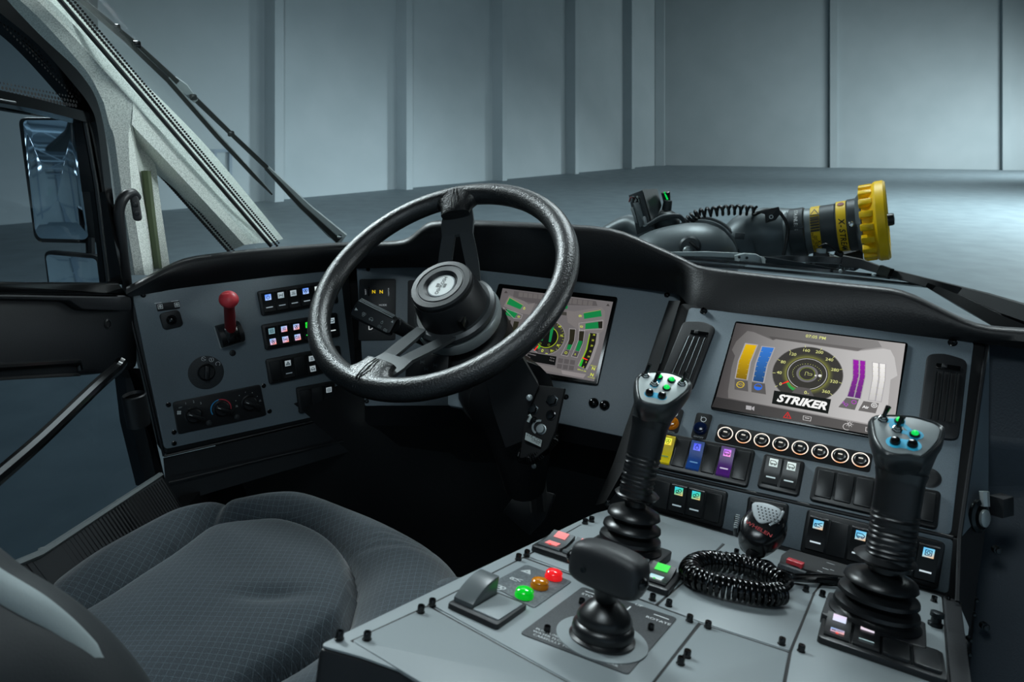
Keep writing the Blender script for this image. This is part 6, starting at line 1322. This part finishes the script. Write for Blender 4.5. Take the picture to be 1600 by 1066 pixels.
BEL = [(52, 0), (52, 4), (45, 8), (44, 10), (49, 15), (48, 20), (38, 25), (36, 27), (46, 33), (45, 38), (34, 44), (31, 46), (42, 53), (40, 60), (28, 66), (17, 70), (16, 76), (17, 79), (31, 83), (35, 88), (31, 92), (24, 95), (22, 99)]
def sc_(p, s, k): return [(r * s, h * k) for r, h in p]
joystick('left black joystick with toggles on its head, nearer the steering wheel', (980, 868), (1006, 690), sc_(BEL, .98, 1.02), ((991, 778, 24), (1018, 655, 27)), (.06, .55),
         [(991, 592), (998, 583), (1012, 580), (1046, 581), (1066, 588), (1084, 598), (1079, 612), (1060, 628), (1043, 638), (1030, 639), (1004, 634), (995, 629), (991, 612)], (1036, 608), math.radians(48),
         [(1008, 590), (1021.6, 603.5), (1064.6, 603)], [(1029, 592), (1048.7, 597), (1041, 609.5)], [(1014, 618), (1033.7, 622.5)], [(1014, 618, 1033.7, 622.5, .008), (1029, 592, 1021.6, 604, .007)], None, (.075, .062))
joystick('right black joystick standing in front of the colour screen', (1363, 980), (1386, 840), sc_(BEL, 1.26, 1.16), ((1387, 886, 32), (1409, 735, 34)), (.08, .56),
         [(1356, 655), (1364, 649.5), (1388, 647.5), (1430, 650), (1469, 662), (1479, 670), (1474, 692), (1457, 711), (1442, 723), (1427, 717), (1400, 718), (1376, 711), (1361, 687)], (1415, 682), math.radians(48),
         [(1379, 659), (1401, 675)], [(1404.7, 661), (1428.7, 682)], [(1397.8, 694), (1425, 698.5)], [(1397.8, 694, 1425, 698.5, .0115), (1425, 698.5, 1428.7, 682, .006), (1404.7, 661, 1428.7, 682, .004), (1404.7, 661, 1398, 668, .008), (1379, 659, 1404.7, 661, .006), (1428.7, 682, 1430, 682, .010), (1401, 675, 1428, 682, .005)], None, (.082, .066))
# short control lever with a thick knob
a, b = KF.px(940, 1000); B = KF.p(a, b); tl = thing('control_lever', 'short console lever with thick black T shaped knob and rubber boot', 'lever', B)
dB = np.dot(B - CAM, CFW); u = dB / FPX; n = nrm(pt(948, 900, dB) - B); LF_ = axis_frame(B, nrm(KF.n * .6 + n * .4), KF.w)
mb = MB(); mb.lathe(LF_, [(52 * u, 0), (52 * u, 6 * u), (47 * u, 9 * u), (49 * u, 16 * u), (48 * u, 24 * u), (42 * u, 28 * u), (44 * u, 36 * u), (40 * u, 44 * u), (30 * u, 56 * u), (22 * u, 62 * u), (17 * u, 66 * u)], 40, 'rubber'); mb.build('boot', tl, 50)
mb = MB(); mb.tube([LF_.p(0, 0, 60 * u), pt(946, 925, dB * .99), pt(948, 905, dB * .985)], [16 * u, 18 * u, 22 * u], 20, 'rubber'); mb.build('stem', tl)
C_ = pt(951, 889, dB * .97); hu = nrm(KF.u - KF.w * .10); hw = nrm(KF.n - hu * np.dot(hu, KF.n)); HK = Fr(C_, hu, hw); mb = MB(); rings = []
for t_ in np.linspace(-1, 1, 25):
    e = (1 - abs(t_) ** 3.6) ** (1 / 3.6) if abs(t_) < 1 else .02; e = max(e, .25 if abs(t_) == 1 else 0); x = t_ * 60 * u; hh = (32 + 3 * (1 - t_ * t_)) * u * (0.35 + .65 * e); dd = 30 * u * (.35 + .65 * e)
    rings.append([HK.p(x, hh * math.copysign(abs(math.sin(q)) ** .55, math.sin(q)) + 2 * u * (1 - t_ * t_), dd * math.copysign(abs(math.cos(q)) ** .6, math.cos(q))) for q in np.linspace(0, 2 * math.pi, 33)[:-1]])
mb.loft(rings, 'soft_black'); kb = mb.build('knob', tl, 70)
F_ = HK.at(-27 * u, -4 * u, 30 * u); MB().lathe(F_, [(.0022, -.001), (.0022, .0006), (.001, .0004)], 10, 'dark_steel').build('knob_screw', kb)
for s_, x, y in ((-1, 894, 872), (1, 1011, 905)): mb = MB(); F_ = HK.at(s_ * 60 * u, 0, 0); mb.ball(Fr(F_.p(0, 0, .004), F_.w, F_.n) if s_ > 0 else Fr(F_.p(0, 0, .004), F_.n, F_.w), .0052, 'gloss_black', .8, 12, 6); mb.build('thumb_button', kb)
# its placard
q = kp([(910, 918), (1058, 967), (981, 1056), (812, 991)]); mb = MB(); mb.prism(KF, rpoly(q, .004), 0, .0008, 'dial_plate', .0002); pc = mb.build('lever_placard', con)
mb = MB(); mb.lathe(KF.at(a, b, .0), [(72 * u, .0008), (72 * u, .0016), (50 * u, .0018)], 48, 'console_grey'); mb.build('boot_ring', pc)
mb = MB(); ra_ = math.atan2(q[2][1] - q[3][1], q[2][0] - q[3][0]) if False else 0
v1, v2 = np.array(KF.px(812, 991)), np.array(KF.px(981, 1056)); ang = math.atan2(v2[1] - v1[1], v2[0] - v1[0]); dd_ = nrm(v2 - v1); nn_ = np.array([-dd_[1], dd_[0]])
for k, s_ in enumerate(('PUSH UNLOCK TO MOVE LEVER FOR', 'WATER FLOW AND BUMPER TURRET', 'CAREFULLY TO KEEP SPRAY CLEAR')):
    p_ = (v1 + v2) / 2 + nn_ * (.0145 - .0048 * k) + dd_ * .0; mb.text(KF, s_, *p_, .0042, .0011, 'print', 'b4baba', rot=ang, space=1.0)
for x, y, s_ in ((922, 934, 'STOW'), (1028, 972, 'ROTATE'), (998, 948, 'UP')): mb.text(KF, s_, *KF.px(x, y), .0055, .0011, 'print', 'd2d6d6', rot=ang)
mb.build('placard_letters', pc); mb = MB()
for p0, p1 in (((1022, 962), (1044, 970)), ((915, 926), (930, 931)), ((985, 950), (976, 958))): MB().line(KF, [KF.px(*p0), KF.px(*p1)], .0012, .0011, 'print', 'd2d6d6').build('placard_arrow', pc)

for x, y in ((855, 983), (1017, 980), (909, 940)): screw(con, KF, x, y, r=.0026, h=.0052, kind='cap')

# ================================================================== HANDHELD MICROPHONE with coiled cord
MC = pt(1192, 825, .735); mn = nrm(nrm(CAM - MC) * .8 + KF.n * .6); MF = axis_frame(MC, mn, KF.n)
mic = thing('radio_microphone', 'black handheld radio microphone with grey grille and coiled cord on the console', 'microphone', MC)
def M8(x, y): return MF.px(920 + x / 3.135, 560 + y / 3.135)
op = rpoly([M8(x, y) for x, y in ((790, 728), (870, 738), (958, 770), (980, 800), (974, 850), (925, 905), (850, 945), (790, 930), (745, 895), (732, 850), (735, 790))], .008, 4); P = resample(op, 48); cx, cy = np.mean(P, 0); mb = MB()
rings = [[MF.p(cx + (x - cx) * k, cy + (y - cy) * k, h) for x, y in P] for k, h in ((.80, -.028), (.96, -.020), (1.0, -.010), (.98, -.003), (.90, .004), (.75, .008), (.4, .010), (.02, .0105))]
mb.loft(rings, 'mic_shell'); ms = mb.build('mic_body', mic, 60)
gp = rpoly([M8(x, y) for x, y in ((793, 728), (868, 735), (945, 768), (915, 822), (830, 842), (800, 790))], .006, 4); mb = MB()
mb.prism(MF, gp, .006, .0115, 'mic_grille', .0015); gr_ = mb.build('mic_grille', ms)
mb = MB(); g0 = np.mean(gp, 0)
for i in range(6):
    for j in range(5):
        x, y = 822 + i * 18 + j * 3, 752 + j * 15 + i * 5; c_ = M8(x, y); mb.flat(MF, circ(*c_, .0009, 8), .0117, 'matte_black')
o = mb.build('grille_holes', gr_); o['kind'] = 'stuff'
mb = MB(); mb.tube([MF.p(*M8(948, 772), .008), MF.p(*M8(925, 815), .009), MF.p(*M8(880, 842), .009)], .0018, 8, 'mic_grille'); mb.build('trim_bar', ms)
mb = MB(); mb.text(MF, 'WHELEN', *M8(828, 862), .0058, .0109, 'print', '8c161c', rot=-.33, bold=.02, sx=1.25); mb.build('mic_letters', ms)
mb = MB(); q = [M8(x, y) for x, y in ((714, 762), (736, 762), (728, 838), (712, 830))]; mb.prism(MF, rpoly(q, .002), -.016, .0, 'dark_steel', .002)
for k in range(7): mb.box(MF, *sorted((M8(714, 0 + 800)[0], M8(733, 800)[0])), M8(720, 768 + k * 10)[1] - .0006, M8(720, 768 + k * 10)[1] + .0006, -.002, .0012, 'steel', 0)
mb.build('talk_key', ms)
sr0, sr1 = MF.p(*M8(815, 915), -.008), KF.world(1172, 868, .012); mb = MB(); L_ = np.linspace(0, 1, 22); mb.tube([sr0 * (1 - t) + sr1 * t for t in L_], [.0072 - .0025 * t + (.0008 if i % 2 else 0) for i, t in enumerate(L_)], 12, 'rubber'); mb.build('strain_relief', ms, 20)
straight = spline([sr1, KF.world(1172, 875, .007), KF.world(1200, 880, .006), KF.world(1214, 896, .008), KF.world(1222, 908, .010)], 6); mb = MB(); mb.tube(straight, .0030, 8, 'gloss_black'); mb.build('lead', mic)
def coil_path():
    P = [(1226, 912, .012), (1200, 897, .012), (1170, 885, .012), (1140, 880, .012), (1110, 877, .012), (1088, 881, .012), (1078, 891, .012), (1086, 902, .012), (1110, 911, .012), (1140, 919, .012), (1170, 925, .012), (1200, 929, .012), (1222, 927, .012)]
    return spline([KF.world(*q) for q in P], 60)
P0 = coil_path(); T = len(P0); hel = []; x = None; NC = 42
for i in range(T):
    t = nrm(P0[min(i + 1, T - 1)] - P0[max(i - 1, 0)]); x = nrm(KF.n - t * np.dot(KF.n, t)); y = np.cross(t, x); q = i / T * 2 * math.pi * NC; hel.append(P0[i] + .0088 * (math.cos(q) * x + math.sin(q) * y))
MB().tube(hel, .00215, 6, 'gloss_black').build('coiled_cord', mic, 60)
for pth in ([(1222, 926, .012), (1236, 912, .018), (1226, 905, .014), (1240, 905, .008), (1300, 904, .006), (1345, 908, .006)], ):
    mb = MB(); mb.tube(spline([KF.world(*q) for q in pth], 8), .0030, 8, 'gloss_black'); mb.build('lead', mic)

# ================================================================== DRIVER'S SEAT
SZ = CAMZ - .515; SEAT = Fr((0, 0, SZ), (1, 0, 0), (0, 1, 0))
seat = thing('driver_seat', "driver's seat in charcoal ripstop fabric, its backrest edge at lower left", 'seat', SEAT.world(400, 900))
OUT = [(20, 945), (47, 912), (128, 857), (204, 815), (266, 787), (332, 771), (372, 766), (430, 757), (494, 759), (584, 790), (665, 828), (715, 864), (735, 905), (760, 960), (800, 1060), (800, 1150), (300, 1300), (-100, 1300), (-60, 1040)]
PAD = [(60, 990), (112, 962), (200, 910), (285, 853), (332, 823), (394, 811), (447, 809), (499, 827), (537, 858), (552, 896), (546, 938), (530, 975), (470, 1020), (394, 1064), (300, 1130), (120, 1240), (0, 1250), (0, 1060)]
CRE = [(372, 764), (345, 790), (322, 815), (290, 848), (270, 862)]
def soft(poly, n=5, close=True):
    P = [np.array([*SEAT.px(x, y)]) for x, y in poly]; P = P + [P[0]] if close else P
    return np.array(spline([np.array([*q, 0]) for q in P], n))[:, :2]
oP, pP, cP = soft(OUT), soft(PAD), soft(CRE, 5, False)
def dist(P, poly):
    A, B = poly[:-1], poly[1:]; best = np.full(len(P), 9.0)
    for a_, b_ in zip(A, B):
        ab = b_ - a_; t = np.clip(((P - a_) @ ab) / (ab @ ab + 1e-12), 0, 1); best = np.minimum(best, np.linalg.norm(P - a_ - t[:, None] * ab, axis=1))
    return best
def inside(P, poly):
    r = np.zeros(len(P), bool); A, B = poly[:-1], poly[1:]
    for (x0, y0), (x1, y1) in zip(A, B):
        k = ((y0 > P[:, 1]) != (y1 > P[:, 1])); r ^= k & (P[:, 0] < (x1 - x0) * (P[:, 1] - y0) / (y1 - y0 + 1e-12) + x0)
    return r
x0, y0 = oP.min(0) - .01; x1, y1 = oP.max(0) + .01; st = .0045; gx = np.arange(x0, x1, st); gy = np.arange(y0, y1, st); GX, GY = np.meshgrid(gx, gy); PP = np.stack([GX.ravel(), GY.ravel()], 1)
do, dp, dc = dist(PP, oP), dist(PP, pP), dist(PP, cP); io, ip = inside(PP, oP), inside(PP, pP)
edge = np.where(io, np.clip(do / .055, 0, 1), 0); z = -.055 * (1 - np.sqrt(np.clip(1 - (1 - edge) ** 2, 0, 1)))
z += np.where(ip, .013 * (1 - np.exp(-dp / .02)) + .006 * (1 - np.exp(-dp / .08)), .020 * (1 - np.exp(-dp / .035))) * edge
z -= .014 * np.exp(-(dp / .0065) ** 2) * edge + np.where(ip, 0, .016 * np.exp(-(dp / .03) ** 2)) * edge
z -= np.where(ip, 0, .018 * np.exp(-(dc / .010) ** 2)) * edge
z += .0035 * np.sin(GX.ravel() * 31 + 2 * np.sin(GY.ravel() * 17)) * np.sin(GY.ravel() * 24 + 1.3) * edge * .5
z -= .007 * np.exp(-(((PP[:, 0] - SEAT.px(425, 945)[0]) / .035) ** 2 + ((PP[:, 1] - SEAT.px(425, 945)[1]) / .012) ** 2))
wx, wy = SEAT.px(640, 850); 
for k in range(3): z -= .003 * np.exp(-(((PP[:, 0] - wx + .01 * k) / .05) ** 2 + ((PP[:, 1] - wy + .013 * k + .25 * (PP[:, 0] - wx)) / .004) ** 2))
ny, nx = GX.shape
def seat_mesh(mask, name, parent):
    mb = MB(); idx = -np.ones(nx * ny, int); F = []
    used = []
    for j in range(ny - 1):
        for i in range(nx - 1):
            q = (j * nx + i, j * nx + i + 1, (j + 1) * nx + i + 1, (j + 1) * nx + i)
            if io[list(q)].all() and (ip[list(q)].sum() >= 2) == mask: F.append(q)
    us = np.unique(np.array(F).ravel()); idx[us] = np.arange(len(us)); V = SEAT.P(np.stack([PP[us, 0], PP[us, 1], z[us]], 1)); mb.add(V, [tuple(idx[list(q)]) for q in F], 'seat_fabric'); mb.uv = PP[us]
    return mb.build(name, parent, 180)
grown = dp < st * 3
seat_mesh(False, 'cushion_bolster', seat); seat_mesh(True, 'cushion_pad', seat)
# cushion side skirt and piping
mb = MB(); top_ = [SEAT.p(q[0], q[1], -.053) for q in oP[::1]]; bot = [q - np.array([0, .0, .10]) for q in top_]; n_ = len(top_); mb.add(top_ + bot, [(i, i + 1, n_ + i + 1, n_ + i) for i in range(n_ - 1)], 'soft_black'); mb.build('cushion_skirt', seat)
pip = [SEAT.p(q[0], q[1], float(-.004)) for q in pP]
sel = np.linspace(0, len(pP) - 1, 190).astype(int); zz = {}
mb = MB(); Pq = pP[sel]; dz = [z[np.argmin(((PP - q) ** 2).sum(1))] for q in Pq]; mb.tube([SEAT.p(q[0], q[1], h + .0022) for q, h in zip(Pq, dz)], .0016, 6, 'soft_black'); mb.build('pad_piping', seat)
flo = [(552, 1075), (560, 1040), (600, 985), (660, 935), (705, 908), (760, 920), (760, 1000), (640, 1080)]
mb = MB(); FP = soft(flo); c_ = FP.mean(0); rings = [[SEAT.p(*(c_ + (q - c_) * k), h) for q in FP[:-1]] for k, h in ((1.0, -.05), (1.0, -.005), (.97, .006), (.9, .011), (.7, .013), (.02, .013))]; mb.loft(rings, 'seat_fabric'); mb.uv = [(q[0], q[1]) for q in mb.v]; mb.build('side_flap', seat, 80)
# backrest bolster close to the camera
bp = spline([pt(-90, 850, .40), pt(-20, 905, .405), pt(60, 955, .41), pt(125, 1015, .42), pt(175, 1085, .43), pt(215, 1180, .44)], 8); R0 = .055; mb = MB()
dnv = nrm(np.array([-.55, -.1, -.83])); mb.tube([q + dnv * R0 * .98 for q in bp], R0, 32, 'bolster_shaded_cloth', True); mb.uv = [(q[0] * 1.0, q[1]) for q in mb.v]; mb.build('backrest_bolster', seat, 80)
mb = MB(); mb.tube([q + dnv * .003 for q in bp], .0105, 14, 'bolster_lit_edge', True); mb.uv = [(q[0], q[1]) for q in mb.v]; mb.build('backrest_lit_edge', seat)  # pale band painting the bolster's lit edge

# ================================================================== FOOTWELL: pedal and bits
ped = thing('foot_pedal', 'dark foot pedal plate in the footwell below the steering column', 'pedal', pt(820, 810, 1.35))
F_ = axis_frame(pt(835, 800, 1.38), nrm((-.2, -.8, .6))); mb = MB(); mb.prism(F_, rpoly([F_.px(x, y) for x, y in ((785, 800), (815, 758), (868, 772), (852, 812), (828, 838))], .005), -.01, 0, 'dark_body', .003); mb.build('pedal_plate', ped)
mb = MB(); mb.tube([pt(838, 750, 1.40), pt(842, 800, 1.39)], .02, 10, 'matte_black'); mb.build('pedal_arm', ped)
